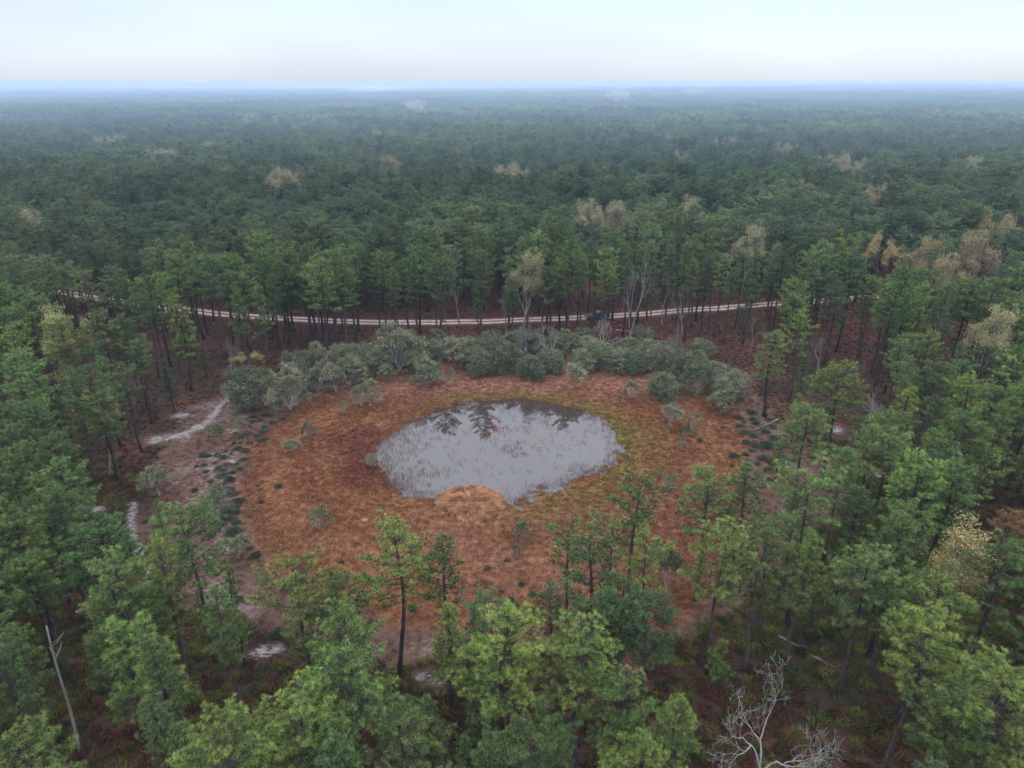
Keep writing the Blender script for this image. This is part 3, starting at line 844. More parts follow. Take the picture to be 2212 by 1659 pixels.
# ---------------------------------------------------------------- colours a crown may have
TONE = {'bright green': (1.18, 1.12, 0.90), 'yellow-green': (1.30, 1.14, 0.84), 'deep green': (0.78, 0.85, 0.76), 'bluish green': (0.86, 0.99, 1.05), 'mid green': (1.0, 1.0, 1.0), 'fresh light green': (1.35, 1.35, 1.15)}
def jit(c, a=0.08):
    k = 1 + random.uniform(-a, a)
    return tuple(v * k * (1 + random.uniform(-a, a) * 0.5) for v in c)
random.seed(5)
pines = []      # every pine with an object of its own: dict(x, y, H, key, tone, label)
def hp(u, v, H, key, tone, label=None, z=None, wide=1.0, base=None):
    """a pine known by the photo position of its top (or of its foot)"""
    if base: x, y = at(*base)
    else: x, y = at(u, v, H)
    pines.append(dict(x=x, y=y, H=H, key=key, tone=tone, label=label, wide=wide, hand=True))

# the pines along the near side of the meadow
hp(837, 1123, 18.5, 'twin', 'bright green', 'bright green two-tiered pine with bare bent limbs, standing against the orange meadow', wide=1.2)
hp(960, 1153, 17, 'narrow_b', 'mid green', 'slender thin-crowned pine just right of the two-tiered pine at the meadow edge', wide=1.25)
hp(627, 1208, 17.5, 'flat_b', 'yellow-green', 'flat-topped yellow-green pine with layered limbs, left of the two-tiered pine', wide=1.2)
hp(722, 1262, 15.5, 'broad_a', 'bright green', 'rounded bright pine between the flat-topped pine and the two-tiered pine', wide=1.15)
hp(396, 1098, 18.5, 'round_a', 'mid green', 'tall full pine with straight dark trunk below the white sand streak', wide=1.15)
hp(190, 1118, 17.5, 'broad_b', 'bluish green', 'broad bluish pine left of the white sand streak', wide=1.1)
hp(235, 1208, 17, 'broad_a', 'mid green', 'broad pine just below the bluish pine beside the sand streak')
hp(456, 1268, 17, 'narrow_b', 'deep green', 'thin pine with very long bare trunk, lower left of the flat-topped pine')
hp(491, 1218, 8.5, 'cone_b', 'deep green', 'small thin sapling pine alone at the left lower rim of the meadow')
hp(716, 1236, 8, 'cone_b', 'deep green', 'small dark pine tip poking up against the meadow behind the rounded pine')
hp(321, 1173, 10, 'cone_b', 'deep green', 'small dark pine on the white sand left of the tall full pine')
hp(256, 1333, 14, 'cone_a', 'fresh light green', 'pale green pointed young pine, left one of a close pair', wide=1.1)
hp(312, 1330, 14, 'cone_a', 'fresh light green', 'pale green pointed young pine, right one of a close pair', wide=1.1)
hp(967, 1306, 12.5, 'cone_a', 'bright green', 'bright pointed pine below the slender thin-crowned pine')
hp(1022, 1316, 10, 'cone_a', 'deep green', 'short dark pine beside the bright pointed pine')
hp(1088, 1322, 17.5, 'broad_b', 'bright green', 'large dense bright pine at the bottom centre of the meadow edge', wide=1.2)
hp(1256, 1358, 17, 'round_a', 'yellow-green', 'large yellow-green round pine right of the charred pole', wide=1.15)
hp(466, 1556, 17, 'broad_a', 'yellow-green', 'wide yellow-green crown cut by the bottom edge, left of centre', wide=1.3)
hp(35, 1572, 16, 'round_b', 'yellow-green', 'yellowish crown in the bottom left corner', wide=1.2)
hp(1387, 1606, 16, 'broad_b', 'yellow-green', 'brilliant green crown tip cut by the bottom edge beside the bare white tree', wide=0.95)
hp(735, 1405, 17, 'broad_b', 'fresh light green', 'very broad pale green crown below the rounded bright pine', wide=1.4)
hp(640, 1500, 16, 'broad_a', 'bright green', 'broad crown between the pale broad pine and the bottom left crown', wide=1.1)
hp(885, 1500, 9.5, 'cone_a', 'mid green', 'young pointed pine, left one of two below the pink sand scrape')
hp(925, 1503, 10, 'cone_a', 'mid green', 'young pointed pine, right one of two below the pink sand scrape')
hp(1382, 1032, 17.5, 'flat_a', 'bright green', 'tall flat-topped pine rising into the meadow right of the straw mound', wide=1.3)
hp(1330, 1125, 14, 'open_b', 'fresh light green', 'pale green leaning pine under the tall flat-topped pine', wide=1.35)
hp(1400, 1150, 14, 'open_a', 'bright green', 'forked pine just below and right of the tall flat-topped pine', wide=1.25)
hp(1537, 1017, 17, 'round_b', 'mid green', 'rounded pine, left one of the pair at the lower right of the meadow', wide=1.35)
hp(1617, 1002, 17.5, 'narrow_a', 'mid green', 'pointed pine, right one of the pair at the lower right of the meadow', wide=1.45)
hp(1286, 1153, 17, 'open_a', 'mid green', 'open broad pine left of the forked pine', wide=1.25)
hp(1226, 1143, 13, 'open_b', 'deep green', 'small sparse pine at the left end of the group rising into the meadow', wide=1.2)
hp(1763, 1032, 18.5, 'open_b', 'mid green', 'tall sparse pine with a long clean trunk right of the pointed pine', wide=1.2)
hp(1858, 1063, 14, 'round_b', 'mid green', 'small round-headed pine right of the tall sparse pine')
hp(1572, 1140, 17.5, 'round_a', 'bright green', 'full bright pine in front of the pair at the lower right of the meadow', wide=1.1)
hp(2023, 980, 16.5, 'broad_b', 'deep green', 'broad dark dome-shaped pine left of the yellow-budding tree', wide=1.3)
hp(1953, 1118, 17, 'round_b', 'bright green', 'round pine just left of the yellow-budding tree')
hp(2033, 1232, 17.5, 'broad_b', 'bright green', 'huge bright broad pine below the yellow-budding tree', wide=1.35)
hp(1885, 1193, 16.5, 'broad_a', 'mid green', 'broad pine left of the huge bright broad pine', wide=1.1)
hp(1402, 1284, 15, 'round_a', 'bluish green', 'bluish rounded pine right of the yellow-green round pine', wide=1.1)
hp(1326, 1288, 14, 'round_b', 'mid green', 'small-headed pine squeezed left of the bluish rounded pine')
hp(1191, 1293, 12, 'flat_a', 'mid green', 'low spreading pine right beside the charred pole', wide=0.9)
hp(1825, 787, 19, 'broad_a', 'yellow-green', 'lone tall pine with a bright round top at the right rim of the clearing', wide=1.15)
hp(1748, 882, 16.5, 'round_b', 'mid green', 'thinner pine just left of the lone tall round-topped pine', wide=1.15)
hp(1690, 940, 8, 'cone_a', 'bright green', 'short bushy pine at the foot of the thinner pine on the right rim')
hp(1680, 716, 16, 'narrow_a', 'mid green', 'narrow pine behind the right end of the oak belt', wide=1.6)
hp(1728, 850, 9, 'cone_a', 'bright green', 'short bright pine between the narrow pine and the round-topped pine')
hp(2165, 1440, 17, 'broad_a', 'bright green', 'dense bright crown at the right edge near the bottom', wide=1.2)
hp(2060, 1500, 15, 'round_a', 'bright green', 'rounded crown near the bottom right corner', wide=1.1)
hp(1765, 1260, 7, 'young', 'bright green', 'spindly sapling pine on the open floor above the bare white tree')
hp(1560, 1390, 5.5, 'young', 'bright green', 'small tufted sapling left of the bare white tree')
hp(1440, 1525, 6, 'young', 'mid green', 'sapling pine standing below the full bright pine near the bottom')
hp(1490, 1545, 5, 'young', 'yellow-green', 'tiny bright sapling right of another sapling near the bottom')
hp(1478, 1562, 4.5, 'young', 'mid green', 'very small sapling between the bright crown tip and the bare white tree')
hp(95, 975, 11, 'cone_a', 'mid green', 'young pointed pine in the dark stand at the left edge')
hp(15, 1100, 17, 'broad_b', 'bright green', 'bright broad crown cut by the left edge, level with the sand streak', wide=1.1)
hp(338, 1078, 7, 'cone_b', 'mid green', 'thin sapling on the pinkish ground beside the umbrella-shaped oak')
hp(125, 690, 19, 'round_a', 'yellow-green', 'yellow-tinted pine in the upper left stand below the end of the road')
hp(210, 672, 20, 'broad_b', 'mid green', 'large spreading pine in the upper left stand, right of the yellow-tinted one', wide=1.1)
hp(0, 0, 21.5, 'round_a', 'deep green', 'tall pine mirrored in the pond whose trunk rises from the dense round oak bush', base=(1040, 748), wide=0.9)
hp(1293, 545, 20, 'narrow_b', 'deep green', 'tall pine whose dark trunk stands right in front of the pickup', base=(1282, 706))
for u_, v_, h_, k_, t_, l_ in [(958, 745, 21.5, 'broad_b', 'mid green', 'tall pine at the back of the oak belt, left of the tan budding tree'),
        (905, 738, 20.5, 'narrow_a', 'mid green', 'tall narrow pine at the back of the oak belt above the big domed oak'),
        (1225, 740, 21, 'round_b', 'mid green', 'tall pine behind the right white skeleton tree'),
        (1250, 732, 20, 'narrow_b', 'deep green', 'slim pine between the right skeleton tree and the pickup'),
        (1105, 742, 15, 'narrow_a', 'deep green', 'short pine under the tan budding tree at the back of the oak belt'),
        (835, 722, 19.5, 'round_a', 'mid green', 'tall pine south of the road above the left end of the big domed oak'),
        (770, 735, 19, 'narrow_a', 'mid green', 'tall pine behind the left half of the oak belt, nearest the leafy oak'),
        (690, 752, 18.5, 'broad_a', 'mid green', 'full pine behind the left end of the oak belt'),
        (612, 765, 18, 'narrow_a', 'deep green', 'dark pine behind the small round dark-green oak'),
        (1345, 725, 18, 'narrow_b', 'mid green', 'slender pine south of the road just right of the pickup'),
        (1400, 728, 17, 'narrow_a', 'mid green', 'pine south of the road below the hazy bare twiggy tree'),
        (1478, 735, 19, 'narrow_b', 'mid green', 'pine south of the road beside the thin white bare tree'),
        (1560, 742, 18, 'narrow_b', 'deep green', 'pine above the red brush pile right of the oak belt')]:
    hp(0, 0, h_, k_, t_, l_, base=(u_, v_))

rng = np.random.default_rng(78)
OPENSEEN = [(500, 870), (640, 830), (830, 790), (1100, 785), (1400, 785), (1560, 830), (1640, 900), (1650, 1000), (1560, 1010), (1450, 1030), (1340, 1040), (1290, 1150), (1180, 1200), (1130, 1265), (1000, 1275),
            (960, 1160), (890, 1140), (780, 1125), (750, 1235), (690, 1235), (560, 1205), (505, 1215), (470, 1100), (350, 1090), (300, 1110), (310, 1000), (400, 890)]
ROADBAND = [(110, 618), (300, 640), (430, 655), (560, 668), (900, 678), (1200, 670), (1500, 650), (1850, 630), (1850, 655), (1640, 672), (1400, 694), (1100, 706), (800, 712), (600, 700), (440, 690), (300, 668), (110, 645)]
BELT = [(640, 745), (760, 730), (900, 712), (1400, 700), (1560, 720), (1640, 800), (1640, 850), (1500, 800), (1100, 780), (800, 800), (620, 830)]
FLOOR = [[(1600, 1330), (1700, 1330), (1860, 1480), (1800, 1659), (1580, 1659), (1500, 1500), (1590, 1420)], [(200, 1000), (330, 950), (330, 1110), (215, 1110)], [(455, 1400), (620, 1385), (620, 1440), (520, 1540), (440, 1520)],
         [(860, 1385), (1000, 1385), (990, 1490), (900, 1490)], [(1560, 760), (1700, 740), (1640, 860), (1600, 840)], [(1480, 1180), (1520, 1330), (1420, 1330), (1415, 1190)], [(92, 1335), (135, 1335), (205, 1610), (150, 1610)]]
def hidden_view(x, y, H, R_):
    """True where a crown here would stand in front of the clearing, the road or the open floor"""
    z0, z1 = 0.52 * H, H
    pts = []
    for f in (0.0, 0.35, 0.7, 1.0):
        z = z0 + (z1 - z0) * f
        rr = R_ * (1.0 if f < 0.8 else 0.4)
        for s in (-1, 0, 1):
            u, v, dep = proj(x + s * rr, y, z); pts.append((u, v))
    P = np.array(pts)
    if (poly_sd(P[:, 0], P[:, 1], ROADBAND) > -2).any() and rng.uniform() > (0.2 if x < -62 else 0.5 if (x < -48 or x > 52) else 0.10): return True
    for poly, lim in [(OPENSEEN, -4), (BELT, -2)] + [(f, 4) for f in FLOOR]:
        sd_ = poly_sd(P[:, 0], P[:, 1], poly)
        if (sd_ > lim).sum() >= 1: return True
    return False

HW = [  # top u, v, height, width, form, colour, name, label
 (1130, 556, 19, 9, 'bud_b', (1.05, 1.0, .88), 'budding_tree', 'tall pale tan budding tree behind the road, left of the pickup'),
 (988, 546, 18, 8, 'grey_b', (1, 1, 1), 'bare_tree', 'greyish pink bare tree behind the road, left of the tan budding tree'),
 (1092, 634, 10, 7, 'grey_a', (1, 1, 1), 'bare_tree', 'round bare grey tree on the road edge under the tan budding tree'),
 (1372, 566, 18, 8, 'white_b', (1, 1, 1), 'bare_tree', 'white-limbed bare tree behind the road, right of the pickup'),
 (1440, 590, 13, 8, 'grey_a', (1, 1, 1), 'bare_tree', 'hazy bare twiggy tree behind the road, right of the white-limbed tree'),
 (1485, 618, 12, 8, 'grey_b', (1, 1, 1), 'bare_tree', 'bare twiggy tree with a rounded head nearest the road'),
 (1915, 512, 19, 9.5, 'bud_a', (1.15, 1.0, .7), 'budding_tree', 'round golden budding tree, the clearest one at upper right'),
 (1992, 520, 19, 10, 'bud_b', (1.1, 1.0, .75), 'budding_tree', 'golden budding tree just right of the round golden one'),
 (2070, 558, 19, 10, 'bud_b', (1.05, .98, .8), 'budding_tree', 'dull tan budding tree, lowest of the upper right drift'),
 (2150, 456, 21, 12, 'bud_a', (1.0, .9, .75), 'budding_tree', 'large pinkish tan budding tree near the right edge'),
 (2135, 508, 20, 11, 'bud_b', (1.0, .9, .75), 'budding_tree', 'pinkish tan budding tree below the large one at the right edge'),
 (2138, 668, 18, 8, 'bud_b', (1.15, 1.2, .9), 'budding_tree', 'yellow-green budding tree in the right stand below the road'),
 (100, 672, 19, 8, 'bud_b', (1.0, 1.1, .7), 'budding_tree', 'yellowish budding tree in the upper left stand below the road'),
 (168, 706, 17, 7, 'bud_a', (1.2, 1.1, .85), 'budding_tree', 'pale budding tree with drooping head in the upper left stand'),
 (190, 845, 14, 7, 'bud_a', (.9, .9, .7), 'budding_tree', 'dull budding tree in the dark stand left of the sand track'),
 (1780, 722, 9, 10, 'grey_a', (1, 1, 1), 'bare_tree', 'broad low bare grey thicket tree behind the lone round-topped pine'),
 (1830, 770, 8, 8, 'grey_b', (1, 1, 1), 'bare_tree', 'smaller bare grey tree beside the broad bare thicket tree'),
 (1632, 684, 8, 5, 'grey_a', (1, 1, 1), 'bare_tree', 'slim pale bare tree between road and brush pile'),
 (1888, 852, 7, 5, 'white_a', (1, 1, 1), 'bare_tree', 'small pale bare tree right of the lone round-topped pine'),
 (1144, 688, 9.5, 6.5, 'white_a', (1, 1, 1), 'bare_tree', 'white skeleton tree above the oak belt, left one of two'),
 (1190, 696, 9.5, 6.5, 'white_b', (1, 1, 1), 'bare_tree', 'white skeleton tree above the oak belt, right one of two'),
 (1305, 690, 9, 6, 'white_b', (1, 1, 1), 'bare_tree', 'white bare tree in the oak belt right below the pickup'),
 (1466, 700, 9, 4.2, 'white_a', (1, 1, 1), 'bare_tree', 'thin white bare tree rising from the right half of the oak belt'),
 (1680, 1042, 7, 4.5, 'grey_a', (1, 1, 1), 'bare_tree', 'twiggy grey bare tree right of the pointed pine'),
 (490, 733, 6, 5, 'white_a', (1, 1, 1), 'bare_tree', 'small white bare tree above the yellow shrub'),
 (2093, 1124, 16, 8, 'bud_b', (1.05, .98, .6), 'budding_tree', 'large pale-barked tree with yellow buds at the right edge'),
 (1676, 1500, 9.0, 10.5, 'big', (1, 1, 1), 'bare_tree', 'large bleached bare tree with crooked limbs near the bottom'),
 (532, 768, 5.5, 7, 'bud_a', (1.0, .95, .55), 'budding_tree', 'yellow budding shrub at the left end of the oak belt'),
]

SHOWN = []      # budding and bare trees that the nearer pines must leave visible
for u, v, H, W_, *_r in HW:
    x, y = at(u, v, H)
    if y > 95: SHOWN.append((x, y, H))
SHOWN.append(at(2192, 1106, 13) + (13,))
SHOWN.append(at(1825, 787, 19) + (19,))
for u, v in [(1850, 352), (1700, 320), (1310, 458), (1590, 494), (855, 352)]:
    x, y = at(u, v, 19); SHOWN.append((x, y, 19))
def blocks(x, y, H, R_):
    for sx, sy, sh in SHOWN:
        if (sx - x) ** 2 + (sy - y) ** 2 < 4.5 ** 2: return True
        if y < sy and sy - y < 45 and abs(x * sy / y - sx) < R_ * 0.8 + 1.5:
            vt = proj(x, y, H)[1]
            if vt < proj(sx, sy, sh * 0.72)[1] and proj(x, y, H * .5)[1] > proj(sx, sy, sh)[1]: return True
    return False
rng = np.random.default_rng(77)
def jgrid(x0, x1, y0, y1, sp, j=0.42):
    xs = np.arange(x0, x1, sp); ys = np.arange(y0, y1, sp * 0.87)
    A, B = np.meshgrid(xs, ys)
    A = A + (np.arange(len(ys)) % 2)[:, None] * sp / 2
    A = A + rng.uniform(-j, j, A.shape) * sp; B = B + rng.uniform(-j, j, B.shape) * sp
    return A.ravel(), B.ravel()
HX = np.array([p['x'] for p in pines]); HY = np.array([p['y'] for p in pines])
AX, AY = jgrid(-700, 700, 24, 620, 4.7)
okk = np.abs(AX) < 0.90 * (AY * CP + 37 * SP) + 60
okk &= poly_sd(AX, AY, OPENING) < -1.0
okk &= line_d(AX, AY, ROAD) > 3.6
okk &= line_d(AX, AY, TRACK) > 2.0
AX, AY = AX[okk], AY[okk]
dn = vnoise(AX, AY, 22, 31, 2)
keep = rng.uniform(size=len(AX)) < np.where(AY < 88, 0.82 + 0.4 * (dn - 0.5), np.where(AY < 140, 0.76 + 0.4 * (dn - 0.5), np.where(AY < 195, 0.9, 0.72)))
AX, AY = AX[keep], AY[keep]
auto = []
big_keys = ['round_a', 'round_b', 'broad_a', 'broad_b', 'flat_a', 'flat_b', 'narrow_a', 'narrow_b', 'open_a', 'open_b', 'twin', 'cone_b']
TP_ = [('deep green', .27), ('mid green', .32), ('bright green', .19), ('bluish green', .09), ('fresh light green', .06), ('yellow-green', .07)]
tn_, tw_ = [a for a, b in TP_], np.array([b for a, b in TP_]); tw_ = tw_ / tw_.sum()
OAKBAND = [at(u, v) for u, v in [(600, 870), (640, 800), (860, 758), (1100, 745), (1400, 750), (1560, 775), (1650, 860), (1500, 830), (1100, 790), (760, 830)]]
ob = poly_sd(AX, AY, OAKBAND)
for x, y, o_ in zip(AX, AY, ob):
    if o_ > 0: continue
    if len(HX) and np.min((HX - x) ** 2 + (HY - y) ** 2) < (2.3 if y < 120 else 4.0) ** 2: continue
    H = rng.uniform(13.5, 18.5) if y < 120 else rng.uniform(15.5, 22.5)
    small = rng.uniform() < (0.16 if y < 130 else 0.06)
    key = big_keys[rng.integers(len(big_keys))] if rng.uniform() < 0.7 or y > 100 else ('narrow_a', 'narrow_b', 'open_a', 'round_b')[rng.integers(4)]
    if small: key, H = ('cone_a', 'cone_b', 'young')[rng.integers(3)], rng.uniform(5, 11)
    Rr = PK[key].inf['R'] * H / PK[key].inf['H']
    if blocks(x, y, H, Rr): continue
    if y < 185 and hidden_view(x, y, H, Rr):
        # a shorter tree may still fit
        if y > 120 or rng.uniform() < 0.6: continue
        key, H = ('cone_a', 'cone_b')[rng.integers(2)], rng.uniform(5, 9)
        if hidden_view(x, y, H, 1.5): continue
    auto.append(dict(x=x, y=y, H=H, key=key, tone=tn_[rng.choice(len(tn_), p=tw_)], label=None, wide=rng.uniform(0.90, 1.15), hand=False))
def seen(p):
    u, v, dep = proj(p['x'], p['y'], p['H'] * 0.75)
    return -40 < u < 2252 and -60 < v < 1700
vis = [p for p in auto if seen(p)]
vis.sort(key=lambda p: math.hypot(p['x'], p['y']) / (0.5 + 0.5 * p['H'] / 17))
n_own = 298 - len(pines)
own = vis[:n_own]
own_ids = {id(p) for p in own}
mass = [p for p in auto if id(p) not in own_ids]
pines += own

# ---- what each automatic pine is called
FORM = {'round': 'round-headed', 'broad': 'broad-crowned', 'flat': 'flat-topped', 'narrow': 'narrow', 'cone': 'pointed', 'open': 'sparse', 'young': 'tufted sapling', 'twin': 'two-tiered'}
def zone(p):
    u, v, _ = proj(p['x'], p['y'], p['H'] * 0.8)
    x, y = p['x'], p['y']
    if line_d(np.array([x]), np.array([y]), ROAD)[0] < 200 and y > at(u, 690)[1] and 150 < u < 1900: return 'on the far side of the sand road'
    if v > 1480: return 'along the bottom edge'
    if u < 520 and v < 900: return 'in the upper left stand'
    if u < 520 and v < 1230: return 'left of the sand track'
    if u < 620: return 'in the lower left stand'
    if u > 1640 and v < 900: return 'in the upper right stand'
    if u > 1640 and v < 1200: return 'right of the clearing'
    if u > 1560: return 'in the lower right stand'
    if v < 800: return 'between the oak belt and the road'
    return 'in the near stand'
ORD = ['first', 'second', 'third', 'fourth', 'fifth', 'sixth', 'seventh', 'eighth', 'ninth', 'tenth', 'eleventh', 'twelfth', 'thirteenth', 'fourteenth', 'fifteenth', 'sixteenth', 'seventeenth', 'eighteenth', 'nineteenth', 'twentieth']
groups = {}
for p in pines:
    if p['label']: continue
    h = 'small' if p['H'] < 11 else ('tall' if p['H'] > 17.3 else 'middling')
    f = FORM[p['key'].split('_')[0]]
    p['desc'] = (h, p['tone'], f); p['zone'] = zone(p)
    groups.setdefault((p['desc'], p['zone']), []).append(p)
for (d, zn), ps in groups.items():
    ps.sort(key=lambda p: proj(p['x'], p['y'], p['H'])[0])
    noun = '' if 'sapling' in d[2] else ' pine'
    for i, p in enumerate(ps):
        tail = ''
        if len(ps) > 1: tail = ', ' + ('leftmost of these' if i == 0 else ORD[i] + ' from left')
        p['label'] = f"{d[0]} {d[1]} {d[2]}{noun} {zn}{tail}"
seenl = {}
for p in pines:
    lb = p['label']
    k = PK[p['key']]
    if p['y'] < 66: p['wide'] = min(p['wide'], 1.12)
    s = p['H'] / k.inf['H']
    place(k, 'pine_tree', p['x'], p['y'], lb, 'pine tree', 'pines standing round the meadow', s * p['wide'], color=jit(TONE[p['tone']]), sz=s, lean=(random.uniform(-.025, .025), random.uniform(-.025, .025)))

# ---------------------------------------------------------------- the forest beyond, one mass
src = []
src_keys = big_keys + ['cone_a']
for kx in src_keys:
    V, T, mi, tn = PK[kx].joined()
    src.append(source('forest_tree_form', V, T, [M_BARK, M_NEEDLE_FAR], mi, tn))
nb_ = len(src)
for kx in ('bud_a', 'bud_b', 'grey_a', 'grey_b'):
    V, T, mi, tn = BK[kx].joined()
    src.append(source('forest_hardwood_form', V, T, [M_GREYBARK, M_BUD], mi, tn))
# groves for the distance: 40 m of canopy each, from lighter trees
far_forms = []
for sd_, shp in ((81, 'round'), (82, 'broad'), (83, 'flat'), (84, 'narrow'), (85, 'broad')):
    tr, cl, inf = pine(sd_, H=18, cb=0.5, Rm=4.0, shape=shp, nb=26, K=9, ln=0.62, wd=0.18, tw=0.62, bare=1, sides=4, lod=True)
    far_forms.append((np.concatenate(tr.V), np.concatenate(tr.T), cl))
for gi_ in range(4):
    r = np.random.default_rng(500 + gi_)
    Vs, Ts, Ms, As = [], [], [], []; off = 0
    gx, gy = np.meshgrid(np.arange(-20, 20, 6.0), np.arange(-20, 20, 6.0))
    for x, y in zip(gx.ravel() + r.uniform(-2, 2, gx.size), gy.ravel() + r.uniform(-2, 2, gx.size)):
        tv, tt, (cv, ct, ctn) = far_forms[r.integers(len(far_forms))]
        a = r.uniform(0, 6.28); s = r.uniform(0.8, 1.12)
        Rz = np.array([[math.cos(a), -math.sin(a), 0], [math.sin(a), math.cos(a), 0], [0, 0, 1]])
        tone_shift = r.normal() * 0.14
        v = np.concatenate([tv, cv]) @ Rz.T * s + np.array([x, y, 0])
        Vs.append(v); Ts.append(np.concatenate([tt, ct + len(tv)]) + off); off += len(v)
        Ms.append(np.r_[np.zeros(len(tt), int), np.ones(len(ct), int)])
        As.append(np.r_[np.full(len(tv), .5), np.clip(ctn + tone_shift, 0, 1)])
    src.append(source('grove_form', np.concatenate(Vs), np.concatenate(Ts), [M_BARK, M_NEEDLE_FAR], np.concatenate(Ms), np.concatenate(As)))
ng = len(src) - 4
P, K_, RT, SC, TI = [], [], [], [], []
def addm(x, y, kind, rot, s, z=None):
    P.append((x, y)); K_.append(kind); RT.append(rot); SC.append(s)
HB = []
for p in mass:
    addm(p['x'], p['y'], src_keys.index(p['key']) if p['key'] in src_keys else nb_ - 1, rng.uniform(0, 6.28), p['H'] / (PK[p['key']].inf['H'] if p['key'] in src_keys else 11))
# groves from 600 m outwards
for y0, y1, sp in ((600, 1800, 36.0), (1800, 3600, 38.0), (3600, 6300, 42.0)):
    gx, gy = jgrid(-5150, 5150, y0, y1, sp, 0.12)
    k = np.abs(gx) < 0.92 * (gy * CP + 20) + 120
    for x, y in zip(gx[k], gy[k]): addm(x, y, ng + rng.integers(4), rng.uniform(0, 6.28), rng.uniform(0.95, 1.2) * (1 if sp < 40 else 1.12))
# side margins nearer in, outside the picture, so that the woods go on
# hardwoods in bud and bare, in drifts, where the photograph has them
DR = [(225, 298, 60, 9), (345, 335, 40, 6), (440, 316, 16, 3), (300, 268, 60, 6), (560, 262, 50, 6), (640, 280, 40, 5), (855, 352, 14, 2), (840, 288, 40, 7), (690, 262, 40, 5), (620, 380, 40, 5), (1100, 372, 50, 5), (1010, 250, 40, 4),
      (1150, 250, 30, 3), (1440, 302, 18, 2), (1350, 262, 20, 2), (1480, 330, 20, 2), (1560, 308, 30, 3), (1700, 320, 22, 3), (1800, 345, 36, 4), (1840, 352, 26, 3), (1890, 420, 20, 2), (2050, 300, 16, 2), (1900, 240, 16, 2),
      (1310, 458, 26, 2), (1740, 405, 16, 2), (1590, 494, 20, 1), (1640, 512, 26, 1), (2000, 250, 30, 3), (60, 470, 20, 2), (160, 200, 140, 12), (420, 212, 120, 12), (760, 230, 60, 8), (1320, 235, 50, 5), (1600, 220, 60, 6), (1280, 470, 20, 2), (1500, 455, 24, 2), (2100, 350, 30, 2)]
for u, v, sp, n in DR:
    for _ in range(int(n * 1.9)):
        uu = u + rng.normal() * sp * 0.5; vv = v + abs(rng.normal()) * sp * 0.06
        x, y = at(uu, max(vv, 196), 18)
        addm(x, y, nb_ + rng.integers(2) if rng.uniform() < 0.75 else nb_ + 2 + rng.integers(2), rng.uniform(0, 6.28), rng.uniform(1.3, 1.5) * (1.0 if y < 700 else 1.25)); HB.append((x, y))
P = np.array(P); P = np.concatenate([P, ground_z(P[:, 0], P[:, 1])[:, None]], 1)
P_ = P; d1 = vnoise(P_[:, 0], P_[:, 1], 90, 61, 3); d2 = vnoise(P_[:, 0] * 0.45, P_[:, 1], 260, 62, 3); d3 = vnoise(P_[:, 0], P_[:, 1], 14, 63, 2)
SC = np.array(SC); K_ = np.array(K_); RT = np.array(RT)
isp = (K_ < nb_) | (K_ >= ng)
SC = np.where(isp, SC * (0.90 + 0.30 * (d1 - 0.5) + 0.30 * (d3 - 0.5) + 0.10), SC)
br = 1.18 + 0.9 * (d1 - 0.5) + 0.7 * (d2 - 0.5)
warm = np.clip((d2 - 0.5) * 2.2 + (d3 - 0.5) * 0.8, -0.5, 0.5)
TI = np.stack([br * (1.0 + 0.45 * warm), br * (1.0 + 0.10 * warm), br * (1.02 - 0.35 * warm)], 1)
drop = isp & (P_[:, 1] > 230) & ((d3 > 0.72) | ((d2 > 0.66) & (d3 > 0.55))) & (rng.uniform(size=len(P_)) < 0.75)
for hx, hy in HB:
    drop |= isp & (K_ < nb_) & (np.abs(P_[:, 0] - hx * P_[:, 1] / hy) < 3.8) & (P_[:, 1] < hy + 2) & (P_[:, 1] > hy - 18)
k = ~drop
WD = np.where(isp[k] & (K_[k] < nb_) & (P[k][:, 1] > 185), 1.28, 1.0)
P, K_, RT, SC, TI = P[k], K_[k], RT[k], SC[k], np.clip(TI[k], 0.35, 1.8)
forest = scatter('forest', src, P, K_, RT, SC, TI, color=(0.95, 1.0, 1.0), wid=WD)
tag(forest, 'endless green pine forest reaching to the misty horizon', 'forest', kind='stuff')

